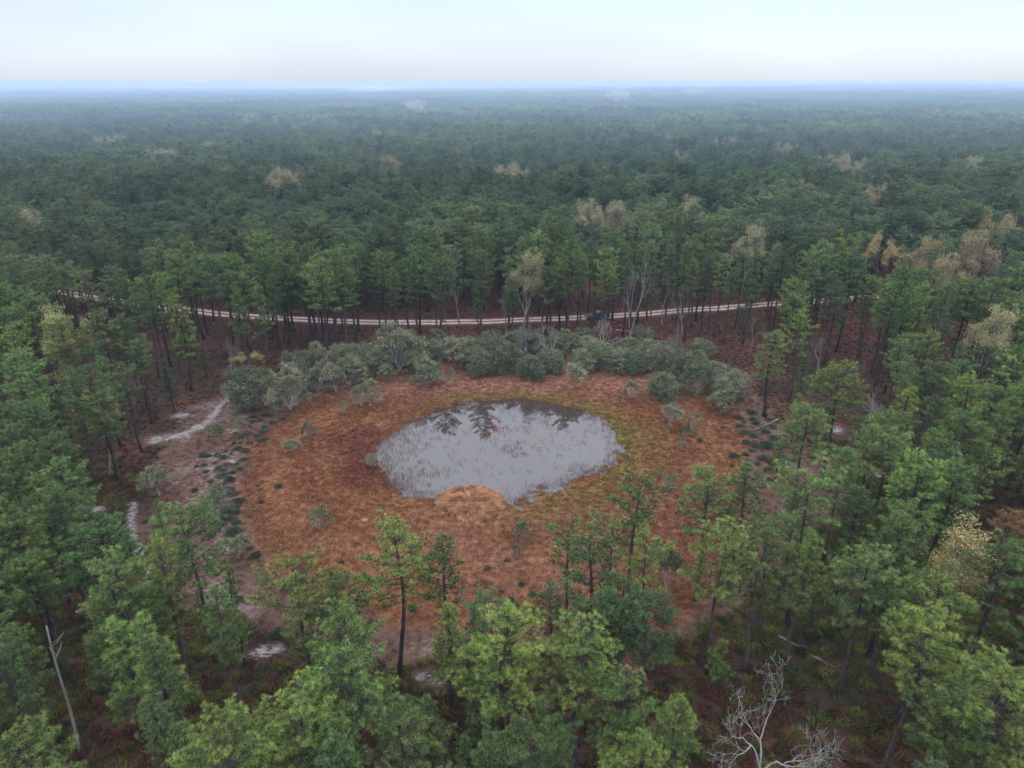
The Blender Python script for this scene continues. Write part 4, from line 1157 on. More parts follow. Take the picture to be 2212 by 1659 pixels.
# ---------------------------------------------------------------- oak belt and meadow trees (foot position, top, crown width in photo px)
OAKS = [  # u, v foot, height px, width px, form, label
 (514, 888, 62, 40, 'c', 'thin white-stemmed oak at the top of the white sand track'),
 (541, 876, 84, 78, 'd', 'grey-green oak clump just right of the sand track, below the yellow shrub'),
 (597, 894, 55, 40, 'c', 'small dark-footed oak between the sand track clump and the wide grey oak'),
 (628, 885, 75, 62, 'a', 'wide grey oak at the left end of the meadow rim'),
 (649, 815, 36, 28, 'bush', 'small round dark-green oak left of the belt'),
 (687, 846, 54, 50, 'a', 'grey oak with dark foot, left one of two at the inner rim'),
 (727, 846, 62, 56, 'c', 'grey oak with blackened foot, right one of two at the inner rim'),
 (688, 797, 54, 46, 'c', 'white-stemmed oak at the back left corner of the belt'),
 (760, 828, 58, 56, 'b', 'leafy oak behind the three small rim oaks'),
 (781, 876, 46, 40, 'pale', 'short pale lichen-covered oak stepping out into the orange grass'),
 (807, 873, 58, 36, 'thin', 'leaning thin oak beside the short pale oak'),
 (802, 807, 62, 56, 'd', 'large green-grey oak in the belt above the thin leaning oak'),
 (834, 823, 38, 36, 'thin', 'little layered oak with dark stem under the big domed oak'),
 (862, 798, 90, 92, 'd', 'big domed oak, tallest in the left half of the belt'),
 (925, 828, 56, 54, 'a', 'white-trunked umbrella oak at the inner rim, left of centre'),
 (910, 810, 50, 50, 'b', 'oak right behind the white-trunked umbrella oak'),
 (904, 836, 26, 18, 'thin', 'tiny thin oak at the foot of the umbrella oak'),
 (952, 825, 26, 24, 'pale', 'tiny pale oak right of the umbrella oak'),
 (994, 792, 56, 62, 'c', 'oak with many pale stems showing, near the belt middle'),
 (1035, 807, 52, 52, 'bush', 'dense round oak bush bulging into the meadow, left of centre'),
 (976, 830, 36, 14, 'thin', 'very thin upright oak sapling in the far grass'),
 (1077, 798, 68, 70, 'd', 'bulky oak right of the dense round bush'),
 (1060, 760, 46, 54, 'b', 'oak in the back row under the bare grey trees'),
 (1108, 800, 50, 44, 'b', 'oak in the belt left of the dark low round oak'),
 (1146, 813, 44, 54, 'bush', 'dark low round oak below the white skeleton trees'),
 (1190, 800, 44, 54, 'bush', 'round oak below and right of the white skeleton trees'),
 (1118, 752, 42, 46, 'b', 'back row oak behind the bulky oak'),
 (1239, 837, 60, 46, 'pale', 'pale lichen-grey oak with a white trunk and black foot on the far meadow'),
 (1272, 797, 52, 60, 'd', 'dark green oak behind the pale lichen-grey oak'),
 (1311, 799, 50, 60, 'b', 'dark oak mound right of the pale lichen-grey oak'),
 (1240, 762, 40, 46, 'b', 'back row oak between the skeleton trees'),
 (1344, 770, 42, 42, 'c', 'oak with a pale forked stem in the back row'),
 (1371, 804, 46, 48, 'bush', 'rounded oak standing forward at the centre right rim'),
 (1389, 748, 42, 48, 'b', 'oak at the back of the belt beneath the pickup, right side'),
 (1262, 742, 34, 46, 'b', 'oak at the back of the belt just below the pickup'),
 (1416, 802, 60, 62, 'd', 'large oak right of the forward rounded oak'),
 (1431, 858, 52, 60, 'bush', 'single large dark round bush oak standing out from the belt'),
 (1467, 816, 58, 56, 'b', 'oak behind the single large round bush oak'),
 (1506, 849, 72, 56, 'b', 'tall oak with white stems right of the large round bush oak'),
 (1542, 836, 56, 60, 'a', 'oak near the right end of the belt, behind two others'),
 (1575, 858, 52, 68, 'd', 'wide oak at the right end of the belt'),
 (1557, 891, 50, 54, 'a', 'oak with black foot standing lowest at the right end of the belt'),
 (1612, 846, 38, 34, 'pale', 'greyish oak at the far right tail of the belt'),
 (1512, 772, 40, 46, 'b', 'back row oak near the red brush pile'),
 (1362, 858, 40, 30, 'a', 'small neat oak alone on the far right meadow'),
 (1335, 868, 14, 12, 'thin', 'knee-high oak seedling left of the small neat oak'),
 (1445, 916, 50, 48, 'pale', 'silvery oak with bare white twigs sticking out of its top'),
 (1497, 929, 38, 30, 'thin', 'slim oak right of the silvery oak'),
 (1473, 969, 54, 22, 'thin', 'thin crooked oak below the slim oak'),
 (1425, 1024, 18, 15, 'thin', 'tiny oak on the right meadow above the grey one'),
 (1449, 1060, 38, 28, 'pale', 'grey twiggy oak behind the tall flat-topped pine'),
 (1128, 1166, 44, 32, 'a', 'small leafy oak alone below the straw mound'),
 (1116, 1202, 28, 18, 'thin', 'spindly oak just under the small leafy oak'),
 (666, 946, 36, 28, 'a', 'small rounded oak alone on the left meadow'),
 (630, 973, 26, 34, 'c', 'low spreading bush alone on the left meadow'),
 (744, 892, 28, 20, 'thin', 'thin little tree in the orange grass left of the pond'),
 (802, 1004, 30, 26, 'thin', 'thin little tree at the left tip of the pond'),
 (694, 1144, 54, 46, 'thin', 'see-through oak with sparse leaves on the lower left meadow'),
 (477, 958, 42, 26, 'c', 'pale oak beside the white sand track'),
 (520, 938, 34, 26, 'thin', 'faint grey oak between sand track and meadow'),
 (472, 1110, 58, 56, 'd', 'leafy oak overtopping the shrub row on the left'),
 (514, 1202, 44, 46, 'c', 'grey oak at the lower end of the shrub row'),
 (346, 1070, 64, 68, 'c', 'umbrella-shaped grey oak on the bare ground near the dark stand'),
 (1439, 1270, 84, 60, 'c', 'oak with bright white forked trunk under the pines, lower right'),
 (1191, 1290, 34, 34, 'pale', 'grey bush oak near the charred pole'),
 (1687, 1024, 34, 28, 'thin', 'dim grey oak under the right rim pines'),
 (765, 790, 40, 50, 'b', 'back row oak above the left rim oaks'),
 (640, 850, 40, 44, 'a', 'grey oak filling the gap at the left end of the belt'),
 (1010, 770, 40, 50, 'b', 'back row oak left of the bare grey trees'),
 (1165, 778, 44, 44, 'c', 'oak at the feet of the white skeleton trees'),
 (930, 780, 46, 56, 'b', 'back row oak right of the big domed oak'),
]
# the thicket between those that stand out
fr = random.Random(21)
NF = 0
BANDC = [(600, 838), (660, 812), (720, 800), (790, 792), (860, 770), (960, 768), (1060, 766), (1180, 768), (1300, 768), (1400, 775), (1480, 792), (1550, 815)]
for i_ in range(34):
    a_ = i_ / 34 * (len(BANDC) - 1); b0, b1 = BANDC[int(a_)], BANDC[min(int(a_) + 1, len(BANDC) - 1)]; f_ = a_ - int(a_)
    u_ = b0[0] + (b1[0] - b0[0]) * f_ + fr.uniform(-10, 10); v_ = b0[1] + (b1[1] - b0[1]) * f_ + fr.uniform(-16, 16)
    OAKS.append((u_, v_, fr.uniform(30, 50), fr.uniform(36, 58), fr.choice(['a', 'b', 'd', 'pale', 'c', 'c', 'thin', 'a']), f"grey-green oak massed in the thicket behind the pond, {ORD[i_ % 17]} of its {'left' if i_ < 17 else 'right'} half"))
for u, v, hp_, wp, form, lb in OAKS:
    x, y = at(u, v)
    dep = proj(x, y, 0)[2]
    # height: solve so that the top projects hp_ above the foot
    hh = 0.5
    while hh < 12 and v - proj(x, y, hh)[1] < hp_: hh += 0.05
    W_ = wp * dep / F * 1.16
    k = OK_[form]
    form_tint = {'pale': (1.45, 1.42, 1.45), 'bush': (0.72, 0.85, 0.75), 'b': (0.85, 0.93, 0.86), 'd': (0.92, 0.98, 0.93), 'thin': (1.1, 1.1, 1.0)}.get(form, (1.1, 1.1, 1.08))
    place(k, 'oak_tree', x, y, lb, 'oak tree', 'small grey oaks round the meadow', W_ / 2 / k.inf['R'], color=jit(form_tint), sz=hh / k.inf['H'])

# ---------------------------------------------------------------- bare and budding hardwoods
for u, v, H, W_, form, col_, nm_, lb in HW:
    x, y = at(u, v, H)
    k = BK[form]
    place(k, nm_, x, y, lb, 'bare tree' if nm_ == 'bare_tree' else 'budding tree', None, W_ / 2 / k.inf['R'], color=col_, sz=H / k.inf['H'])
x, y = at(2192, 1106, 13)
place(DEADPINE, 'dead_pine', x, y, 'pine with brown dead needles at the right edge beside the yellow-budding tree', 'pine tree', None, 1.0)

# ---------------------------------------------------------------- shrubs
def r2(x, y): return (442.4 + x * 0.3, 707.8 + y * 0.3)
def r3(x, y): return (1017.5 + x * 0.3, 707.8 + y * 0.3)
SH = [r2(a, b) + (c * .3,) for a, b, c in [(345, 645, 40), (430, 633, 45), (462, 630, 40), (400, 668, 45), (485, 688, 42), (565, 658, 35), (430, 713, 38), (318, 715, 36), (415, 753, 58), (375, 782, 50), (437, 808, 42), (395, 815, 36),
      (345, 680, 36), (330, 762, 30), (300, 780, 38), (265, 790, 38), (240, 872, 50), (295, 890, 58), (400, 892, 22), (95, 925, 58), (280, 950, 42), (140, 938, 50), (170, 995, 62), (255, 1022, 50), (100, 1015, 45), (230, 985, 35),
      (115, 1072, 62), (180, 1098, 62), (200, 1045, 36), (40, 1110, 42), (120, 1138, 62), (155, 1208, 62), (190, 1168, 50), (225, 1198, 50), (250, 1255, 66), (225, 1330, 55), (160, 1370, 62), (200, 1380, 60), (120, 1420, 72), (205, 1475, 100),
      (385, 1133, 26), (530, 1145, 46), (408, 1256, 36), (325, 1590, 52), (350, 1650, 60), (225, 1410, 60), (20, 925, 40), (260, 830, 30), (210, 835, 30), (340, 830, 24), (310, 832, 24), (150, 1165, 60), (95, 1200, 55), (215, 1250, 50), (370, 1640, 60)]]
SH += [r3(a, b) + (c * .3,) for a, b, c in [(1920, 652, 62), (1935, 708, 52), (1975, 758, 62), (2020, 616, 72), (2050, 692, 44), (2030, 662, 50), (2145, 670, 48), (2030, 783, 52), (1980, 828, 62), (2040, 858, 62), (2020, 888, 42), (1975, 914, 44), (1985, 952, 30),
      (2120, 752, 52), (2180, 795, 60), (2140, 1028, 62), (2150, 1100, 44), (1880, 996, 30), (1645, 813, 38), (1812, 724, 34), (2060, 982, 44), (2100, 948, 72), (1965, 680, 26), (2110, 630, 40), (2170, 720, 46), (2130, 850, 70), (1540, 1060, 26)]]
SH += [(1053, 1228, 14), (737, 1215, 10), (1083, 1279, 13), (1090, 1303, 16), (1027, 1311, 26), (1063, 1302, 10), (1126, 1262, 14), (1151, 1284, 16), (1111, 1309, 18), (792, 1299, 14), (892, 1316, 18), (511, 1300, 26), (1103, 1296, 14), (1095, 1210, 12),
       (1655, 965, 24), (1668, 1000, 20), (1585, 985, 18), (1622, 1060, 20), (1700, 1120, 22), (300, 1050, 18), (317, 1128, 14), (342, 1135, 16), (357, 1112, 12), (420, 1060, 12), (438, 985, 16), (440, 1005, 14), (1146, 1330, 30), (600, 1372, 30), (1440, 1340, 22), (1490, 1240, 18), (1350, 1175, 14), (1425, 1200, 14), (650, 1250, 30), (625, 1268, 34)]
SH += [r2(a, b) + (c * .3,) for a, b, c in [(130, 1030, 44), (150, 1060, 40), (75, 1150, 50), (60, 1215, 44), (185, 1290, 46), (175, 1330, 40), (90, 1460, 50), (60, 1500, 40), (240, 1290, 36), (255, 1500, 48), (285, 1545, 46), (310, 1560, 40), (10, 1040, 40), (-60, 1000, 30), (70, 975, 30), (190, 910, 26), (150, 890, 24)]]
groups = {}
for u, v, wpx in SH:
    if 0: pass
    x, y = at(u, v)
    zn = ('in the row along the left meadow rim' if u < 560 and 880 < v < 1260 else 'among the shrubs on the left rim' if u < 560 else
          'in the shrub patch by the fallen log' if u > 1560 and v < 1130 else 'alone on the right meadow' if u > 1400 and v < 1130 else 'alone on the left meadow' if v < 1190 else 'at the near rim of the meadow')
    sz_ = 'large' if wpx > 17 else ('small' if wpx < 12 else 'middling')
    groups.setdefault((zn, sz_), []).append((u, v, x, y, wpx))
for (zn, sz_), L_ in groups.items():
    L_.sort(key=lambda s_: -s_[1])
    for i, (u, v, x, y, wpx) in enumerate(L_):
        dep = proj(x, y, 0)[2]
        k = SK[(i * 7 + int(u)) % 4]
        W_ = wpx * dep / F
        tail = '' if len(L_) == 1 else (', the nearest' if i == 0 else f', {ORD[min(i, 19)]} nearest' if i < 20 else f', {ORD[min(len(L_) - 1 - i, 19)]} farthest')
        place(k, 'shrub', x, y, f'{sz_} dark green bush {zn}{tail}', 'shrub', 'low dark shrubs round the meadow', W_ / 2 / k.inf['R'] * 1.1, color=jit((1, 1, 1), 0.2), sz=W_ / 2 / k.inf['R'] * random.uniform(0.8, 1.1))
# ---------------------------------------------------------------- grass and undergrowth (uncountable)
def leafsrc(name, mat, *a, **kw):
    V, T, tn = clump(*a, **kw)
    return source(name, V, T, [mat], None, tn)
gsrc = [leafsrc('grass_form', M_GRASS, 200 + i, nb=90, rad=0.60, h=0.19 + 0.03 * i, wd=0.030, lean=1.1 + 0.2 * i) for i in range(4)]
gx, gy = jgrid(-64, 64, 55, 142, 0.66, 0.5)
rgb_, snd = ground_rgb(gx, gy)
spd = poly_sd(gx, gy, POND)
gzz = ground_z(gx, gy)
op = poly_sd(gx, gy, OPENING); md = poly_sd(gx, gy, MEADOW)
k = (op > -2) & (gzz > WATER - 0.09) & (rng.uniform(size=len(gx)) < np.where(md > 0, 0.94, 0.62)) & (rng.uniform(size=len(gx)) > snd * 1.1)
k &= (spd < -0.5) | (rng.uniform(size=len(gx)) < 0.8)
n = k.sum()
tint = rgb_[k] * rng.uniform(0.80, 0.93, (n, 1)) * np.array([1.04, 0.97, 0.96])
gr = scatter('grass', gsrc, np.stack([gx[k], gy[k], gzz[k]], 1), rng.integers(0, 4, n), rng.uniform(0, 6.28, n), rng.uniform(0.6, 1.15, n) * np.where(md[k] > 0, 1, 0.8), tint)
tag(gr, 'dry orange and russet grass filling the meadow bowl', 'grass', kind='stuff')

# sedge standing in the water
ssrc = [leafsrc('sedge_form', M_GRASS, 220 + i, nb=9 + 3 * i, rad=0.5, h=0.46, wd=0.024, lean=0.25, tone=0.2) for i in range(3)]
xs = np.array([p[0] for p in POND]); ys = np.array([p[1] for p in POND])
gx, gy = jgrid(xs.min(), xs.max(), ys.min(), ys.max(), 0.42, 0.5)
spd = poly_sd(gx, gy, POND)
dn = vnoise(gx, gy, 6, 91, 3); dn2 = vnoise(gx * 0.4, gy, 2.2, 92, 2)
edge = 1 - sstep(0, 4.0, spd)
north = sstep(at(1100, 900)[1], at(1100, 868)[1], gy) * (0.25 + 0.75 * (1 - sstep(at(960, 890)[0], at(1080, 890)[0], gx)) + 0.3 * sstep(at(1230, 890)[0], at(1300, 890)[0], gx))
west = 1 - sstep(at(880, 960)[0], at(960, 960)[0], gx)
pr = 0.03 + 0.34 * edge ** 1.6 + 0.32 * sstep(0.5, 0.72, dn) * sstep(0.4, 0.65, dn2) + 0.7 * north + 0.22 * west
k = (spd > -1.0) & (rng.uniform(size=len(gx)) < pr)
n = k.sum()
base = np.array([0.22, 0.085, 0.075]) * (1 - dn2[k][:, None]) + np.array([0.22, 0.15, 0.09]) * dn2[k][:, None]
sg = scatter('water_sedge', ssrc, np.stack([gx[k], gy[k], np.full(n, WATER - 0.02)], 1), rng.integers(0, 3, n), rng.uniform(0, 6.28, n), rng.uniform(0.6, 1.3, n), base * rng.uniform(0.6, 1.5, (n, 1)))
tag(sg, 'thin dark red sedge standing in the pond', 'sedge', kind='stuff')

# floating red pads
m, t, N = new_mat('red_pads')
b = N("ShaderNodeBsdfPrincipled"); o = N("ShaderNodeOutputMaterial"); at_ = N("ShaderNodeAttribute"); at_.attribute_name = 'tint'
t.links.new(at_.outputs['Color'], b.inputs['Base Color']); b.inputs['Roughness'].default_value = 0.5
t.links.new(b.outputs[0], o.inputs[0])
V, T, C_ = [], [], []
cnt = 0
r = np.random.default_rng(9)
while cnt < 620:
    u = r.uniform(860, 1320); v = r.uniform(895, 1050)
    if r.uniform() > 0.9 * math.exp(-((u - 1140) / 130) ** 2 - ((v - 935) / 28) ** 2) + 0.16: continue
    x, y = at(u, v)
    if poly_sd(np.array([x]), np.array([y]), POND)[0] < 1.5: continue
    for _ in range(r.integers(1, 4)):
        cx, cy_, rad = x + r.normal() * 0.35, y + r.normal() * 0.35, r.uniform(0.06, 0.15)
        k0 = len(V)
        c3 = (0.20 * r.uniform(.7, 1.4), 0.045 * r.uniform(.7, 1.4), 0.035)
        hh = WATER + 0.006 + r.uniform(0, 0.012)
        V.append((cx, cy_, hh)); C_.append(c3)
        for j in range(8):
            a = 0.4 + j * 5.6 / 7
            V.append((cx + rad * math.cos(a), cy_ + rad * math.sin(a), hh + 0.008)); C_.append(c3)
        T += [(k0, k0 + 1 + j, k0 + 2 + j) for j in range(7)]
        cnt += 1
pads = link('lily_pads', make_mesh('lily_pads', V, T, [m], None, {'tint': np.array(C_)}))
tag(pads, 'scattered small red lily pads floating on the pond', 'lily pads', kind='stuff')

# undergrowth of the forest floor
usrc = [leafsrc('undergrowth_form', M_UNDER, 240 + i, nb=60, rad=0.55, h=0.55, wd=0.06, lean=0.45, tone=0.45, tj=0.3) for i in range(3)]
usrc.append(leafsrc('undergrowth_form', M_UNDER, 250, nb=80, rad=0.6, h=0.40, wd=0.07, lean=0.9, tone=0.4, tj=0.3))
gx, gy = jgrid(-150, 150, 26, 190, 0.85, 0.5)
k = (poly_sd(gx, gy, OPENING) < 1.0) & (line_d(gx, gy, ROAD) > 3.4) & (np.abs(gx) < 0.74 * (gy * CP + 30) + 30) & (line_d(gx, gy, TRACK) > 1.4)
dn = vnoise(gx, gy, 7, 95, 3); dn2 = vnoise(gx, gy, 16, 96, 2)
_, snd = ground_rgb(gx, gy)
nearw = 1 - sstep(75, 120, gy)
k &= rng.uniform(size=len(gx)) < (0.62 + 0.38 * sstep(0.35, 0.6, dn)) * (0.85 + 0.1 * nearw)
k &= snd < 0.3
n = k.sum()
g1 = np.array([0.155, 0.165, 0.036]); g2 = np.array([0.125, 0.060, 0.038]); g3 = np.array([0.06, 0.085, 0.030])
q = rng.uniform(size=(n, 1)); green = (sstep(0.35, 0.6, dn2[k])[:, None] * 0.45 + 0.5) * (0.4 + 0.6 * nearw[k][:, None])
tint = np.where(q < green * 0.7, g1, np.where(q < green, g3, g2)) * rng.uniform(0.6, 1.4, (n, 1))
un = scatter('undergrowth', usrc, np.stack([gx[k], gy[k], ground_z(gx[k], gy[k])], 1), rng.integers(0, 4, n), rng.uniform(0, 6.28, n), rng.uniform(0.6, 1.35, n) * (0.5 + 0.5 * nearw[k]), tint)
tag(un, 'yellow-green and rusty undergrowth on the shaded forest floor', 'undergrowth', kind='stuff')

# ---------------------------------------------------------------- the straw mound at the water's edge
cx, cy_ = at(1014, 1082)
RX, RY, HM = 5.0, 4.9, 0.85
r = np.random.default_rng(3)
mound = bpy.data.objects.new('grass_mound', None); scene.collection.objects.link(mound)
mound.location = (cx, cy_, WATER + 0.05)
tag(mound, 'round tan mound of swept dry grass at the near edge of the pond', 'grass mound')
mb = MB()
kk, rr = 48, np.linspace(0, 1, 9)
V = []
for q in rr:
    for j in range(kk):
        a = j * 2 * math.pi / kk
        lump = 1 + 0.04 * math.sin(3 * a + 1) + 0.03 * math.sin(7 * a)
        dip = -0.12 * math.exp(-(q / 0.22) ** 2)
        V.append((RX * q * lump * math.cos(a), RY * q * lump * math.sin(a), HM * (1 - q ** 3.2) + dip - 0.12))
T = []
for i in range(8):
    for j in range(kk):
        a0, a1, b0, b1 = i * kk + j, i * kk + (j + 1) % kk, (i + 1) * kk + j, (i + 1) * kk + (j + 1) % kk
        T += [(a0, b0, b1), (a0, b1, a1)]
mb.add(V, T, 0, 0.3)
link('mound_bed', mb.mesh('mound_bed', [M_STRAW], True), mound)
nbld = 15000
q = np.sqrt(r.uniform(0.0, 1, nbld)); a = r.uniform(0, 6.283, nbld)
B0 = np.stack([RX * q * np.cos(a), RY * q * np.sin(a)], 1)
flow = a + 2.2 * (vnoise(B0[:, 0], B0[:, 1], 1.6, 76, 2) - 0.5) + r.normal(size=nbld) * 0.2
B = np.stack([RX * q * np.cos(a), RY * q * np.sin(a), HM * (1 - q ** 3.2) - 0.12 * np.exp(-(q / .22) ** 2) - 0.08], 1)
sl = -HM * 3.2 * q ** 2.2 / RX
D = unit(np.stack([np.cos(flow), np.sin(flow), sl * 0.7 + r.uniform(0.0, 0.40, nbld)], 1))
l = r.uniform(0.5, 1.25, (nbld, 1)) * (1 - 0.45 * q[:, None] ** 4)
E = B + D * l; E[:, 2] -= 0.22 * l[:, 0] * r.uniform(0.6, 1.2, nbld)
M_ = (B + E) / 2 + np.array([0, 0, 0.05])
s = unit(np.cross(D, np.array([0, 0, 1.0]))) * 0.036
V = np.stack([B - s, B + s, M_ + s, M_ - s, E], 1).reshape(-1, 3)
i = np.arange(nbld)[:, None] * 5
T = np.concatenate([i + np.array([[0, 1, 2]]), i + np.array([[0, 2, 3]]), i + np.array([[3, 2, 4]])], 0)
strip = (vnoise(B[:, 0], B[:, 1], 0.9, 77, 3) - 0.5) * 1.1 + (vnoise(a * 4, q * 3, 0.5, 78, 2) - .5) * .3
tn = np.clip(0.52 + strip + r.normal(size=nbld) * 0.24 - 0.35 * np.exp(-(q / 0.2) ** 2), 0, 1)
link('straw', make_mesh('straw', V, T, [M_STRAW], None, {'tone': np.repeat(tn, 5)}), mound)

# ---------------------------------------------------------------- the pickup on the road
M_PAINT = flat_mat('navy_paint', (0.030, 0.048, 0.075), 0.25, 0.0, 0.8)
M_GLASS = flat_mat('window_glass', (0.03, 0.04, 0.05), 0.05, 0.0, 0.0, 1.0)
M_TYRE = flat_mat('tyre_rubber', (0.02, 0.02, 0.02), 0.9)
M_CHROME = flat_mat('bright_metal', (0.6, 0.6, 0.62), 0.25, 0.9)
M_LAMP = flat_mat('lamp_glass', (0.7, 0.72, 0.75), 0.15)
M_RED = flat_mat('tail_lamp_red', (0.35, 0.02, 0.02), 0.2)
M_BED = flat_mat('bed_liner', (0.012, 0.012, 0.013), 0.8)
tx, ty = at(1290, 688)
tr_ = bpy.data.objects.new('pickup_truck', None); scene.collection.objects.link(tr_)
tag(tr_, 'dark navy pickup truck parked on the white sand road behind a pine trunk', 'pickup truck')
tr_.location = (tx, ty - 0.2, float(ground_z(tx, ty)) + 0.05)
u0, u1 = np.array(at(1240, 688.5)), np.array(at(1340, 681.5))
tr_.rotation_euler = (0, 0, math.atan2(*(u1 - u0)[::-1]))      # front towards -x
# side profile extruded: x forward is negative, length 5.9, width 2.0
def extrude(prof, w0, w1=None, m=0):
    """closed side profile (x, z) extruded across y, slightly narrower at w1 for the high points"""
    n = len(prof)
    zmin = min(p[1] for p in prof); zmax = max(p[1] for p in prof)
    V = []
    for sgn in (-1, 1):
        for x, z in prof:
            k = (z - zmin) / (zmax - zmin + 1e-6)
            V.append((x, sgn * (w0 + ((w1 or w0) - w0) * k), z))
    bm_ = [(i, (i + 1) % n, n + (i + 1) % n) for i in range(n)] + [(i, n + (i + 1) % n, n + i) for i in range(n)]
    # caps by a fan from a centre vertex would fail on concave shapes: triangulate with mathutils
    from mathutils.geometry import tessellate_polygon
    tri = tessellate_polygon([[Vector((x, z, 0)) for x, z in prof]])
    bm_ += [tuple(t_) for t_ in tri] + [tuple(n + q_ for q_ in t_[::-1]) for t_ in tri]
    return V, bm_
def arc(cx_, cz, r_, a0, a1, n=8):
    return [(cx_ + r_ * math.cos(a0 + (a1 - a0) * i / n), cz + r_ * math.sin(a0 + (a1 - a0) * i / n)) for i in range(n + 1)]
prof = [(-2.95, 0.55), (-2.97, 0.95), (-2.85, 1.12), (-1.35, 1.22), (1.00, 1.25), (2.90, 1.27), (2.95, 1.0), (2.95, 0.55)] + arc(1.85, 0.48, 0.46, 0.1, math.pi - 0.1) + arc(-1.95, 0.48, 0.46, 0.1, math.pi - 0.1)
b_ = MB(); V, T = extrude(prof, 0.98, 0.95); b_.add(V, T)
link('body', b_.mesh('body', [M_PAINT]), tr_)
b_ = MB(); V, T = extrude([(-1.40, 1.21), (-0.62, 1.84), (0.55, 1.88), (0.98, 1.80), (1.06, 1.24)], 0.90, 0.74); b_.add(V, T)
cab = link('cab', b_.mesh('cab', [M_PAINT]), tr_)
def pane(name, pts):
    b_ = MB(); P_ = np.array(pts, float)
    nn_ = np.cross(P_[1] - P_[0], P_[2] - P_[0]); nn_ /= np.linalg.norm(nn_)
    V = np.concatenate([P_ - nn_ * .004, P_ + nn_ * .012]); k_ = len(P_)
    T = [(0, i, i + 1) for i in range(1, k_ - 1)] + [(k_, k_ + i + 1, k_ + i) for i in range(1, k_ - 1)]
    for i in range(k_):
        j = (i + 1) % k_; T += [(i, j, k_ + j), (i, k_ + j, k_ + i)]
    b_.add(V, T); return link(name, b_.mesh(name, [M_GLASS]), cab)
def yy(z): return 0.90 + (0.74 - 0.90) * (z - 1.21) / (1.88 - 1.21)
pane('windscreen', [(-1.37, -0.80, 1.25), (-0.67, -0.68, 1.81), (-0.67, 0.68, 1.81), (-1.37, 0.80, 1.25)])
pane('rear_window', [(1.055, -0.70, 1.32), (1.055, 0.70, 1.32), (0.995, 0.62, 1.74), (0.995, -0.62, 1.74)])
for sgn in (-1, 1):
    for a_ in ([(-1.20, 1.29), (-0.60, 1.76), (-0.25, 1.77), (-0.22, 1.29)], [(-0.12, 1.29), (-0.14, 1.77), (0.55, 1.79), (0.88, 1.72), (0.92, 1.29)]):
        pts = [(x, sgn * (yy(z) + 0.001), z) for x, z in a_]
        pane('side_window', pts if sgn > 0 else pts[::-1])
b_ = MB()
b_.box((2.0, 0, 1.235), (0.86, 0.80, 0.045)); link('bed_floor', b_.mesh('bed_floor', [M_BED]), tr_)
b_ = MB()
for sgn in (-1, 1): b_.box((2.0, sgn * 0.89, 1.32), (0.92, 0.05, 0.05))
link('bed_rail', b_.mesh('bed_rail', [M_PAINT]), tr_)
b_ = MB(); b_.box((2.95, 0, 1.12), (0.035, 0.86, 0.25)); tg = link('tailgate', b_.mesh('tailgate', [M_PAINT]), tr_)
b_ = MB(); b_.box((3.0, 0, 1.25), (0.02, 0.12, 0.03)); link('handle', b_.mesh('handle', [M_CHROME]), tg)
for x_, nm_ in ((-3.02, 'front_bumper'), (3.03, 'rear_bumper')):
    b_ = MB(); b_.box((x_, 0, 0.62), (0.10, 0.96, 0.11), top=(0.8, 0.98)); link(nm_, b_.mesh(nm_, [M_CHROME]), tr_)
b_ = MB(); b_.box((-2.985, 0, 0.90), (0.03, 0.55, 0.12)); link('grille', b_.mesh('grille', [M_BED]), tr_)
for sgn in (-1, 1):
    b_ = MB(); b_.box((-2.95, sgn * 0.76, 0.93), (0.06, 0.17, 0.10)); link('headlight', b_.mesh('headlight', [M_LAMP]), tr_)
    b_ = MB(); b_.box((2.94, sgn * 0.93, 1.08), (0.05, 0.04, 0.15)); link('tail_light', b_.mesh('tail_light', [M_RED]), tr_)
    b_ = MB(); b_.box((-1.05, sgn * 1.02, 1.32), (0.05, 0.10, 0.08)); link('wing_mirror', b_.mesh('wing_mirror', [M_PAINT]), tr_)
    for x_ in (-1.95, 1.85):
        wr = bpy.data.objects.new('wheel', None); scene.collection.objects.link(wr); wr.parent = tr_; wr.location = (x_, sgn * 0.86, 0.40)
        b_ = MB(); th = np.linspace(0, 2 * math.pi, 25)
        P_ = np.stack([np.cos(th) * 0.31, np.zeros(25), np.sin(th) * 0.31], 1)
        b_.tube(P_, 0.10, 8, cap=False)
        link('tyre', b_.mesh('tyre', [M_TYRE], True), wr)
        b_ = MB(); b_.tube([(0, -0.07, 0), (0, 0.0, 0), (0, 0.07, 0)], [0.20, 0.22, 0.20], 16); link('rim', b_.mesh('rim', [M_CHROME]), wr)

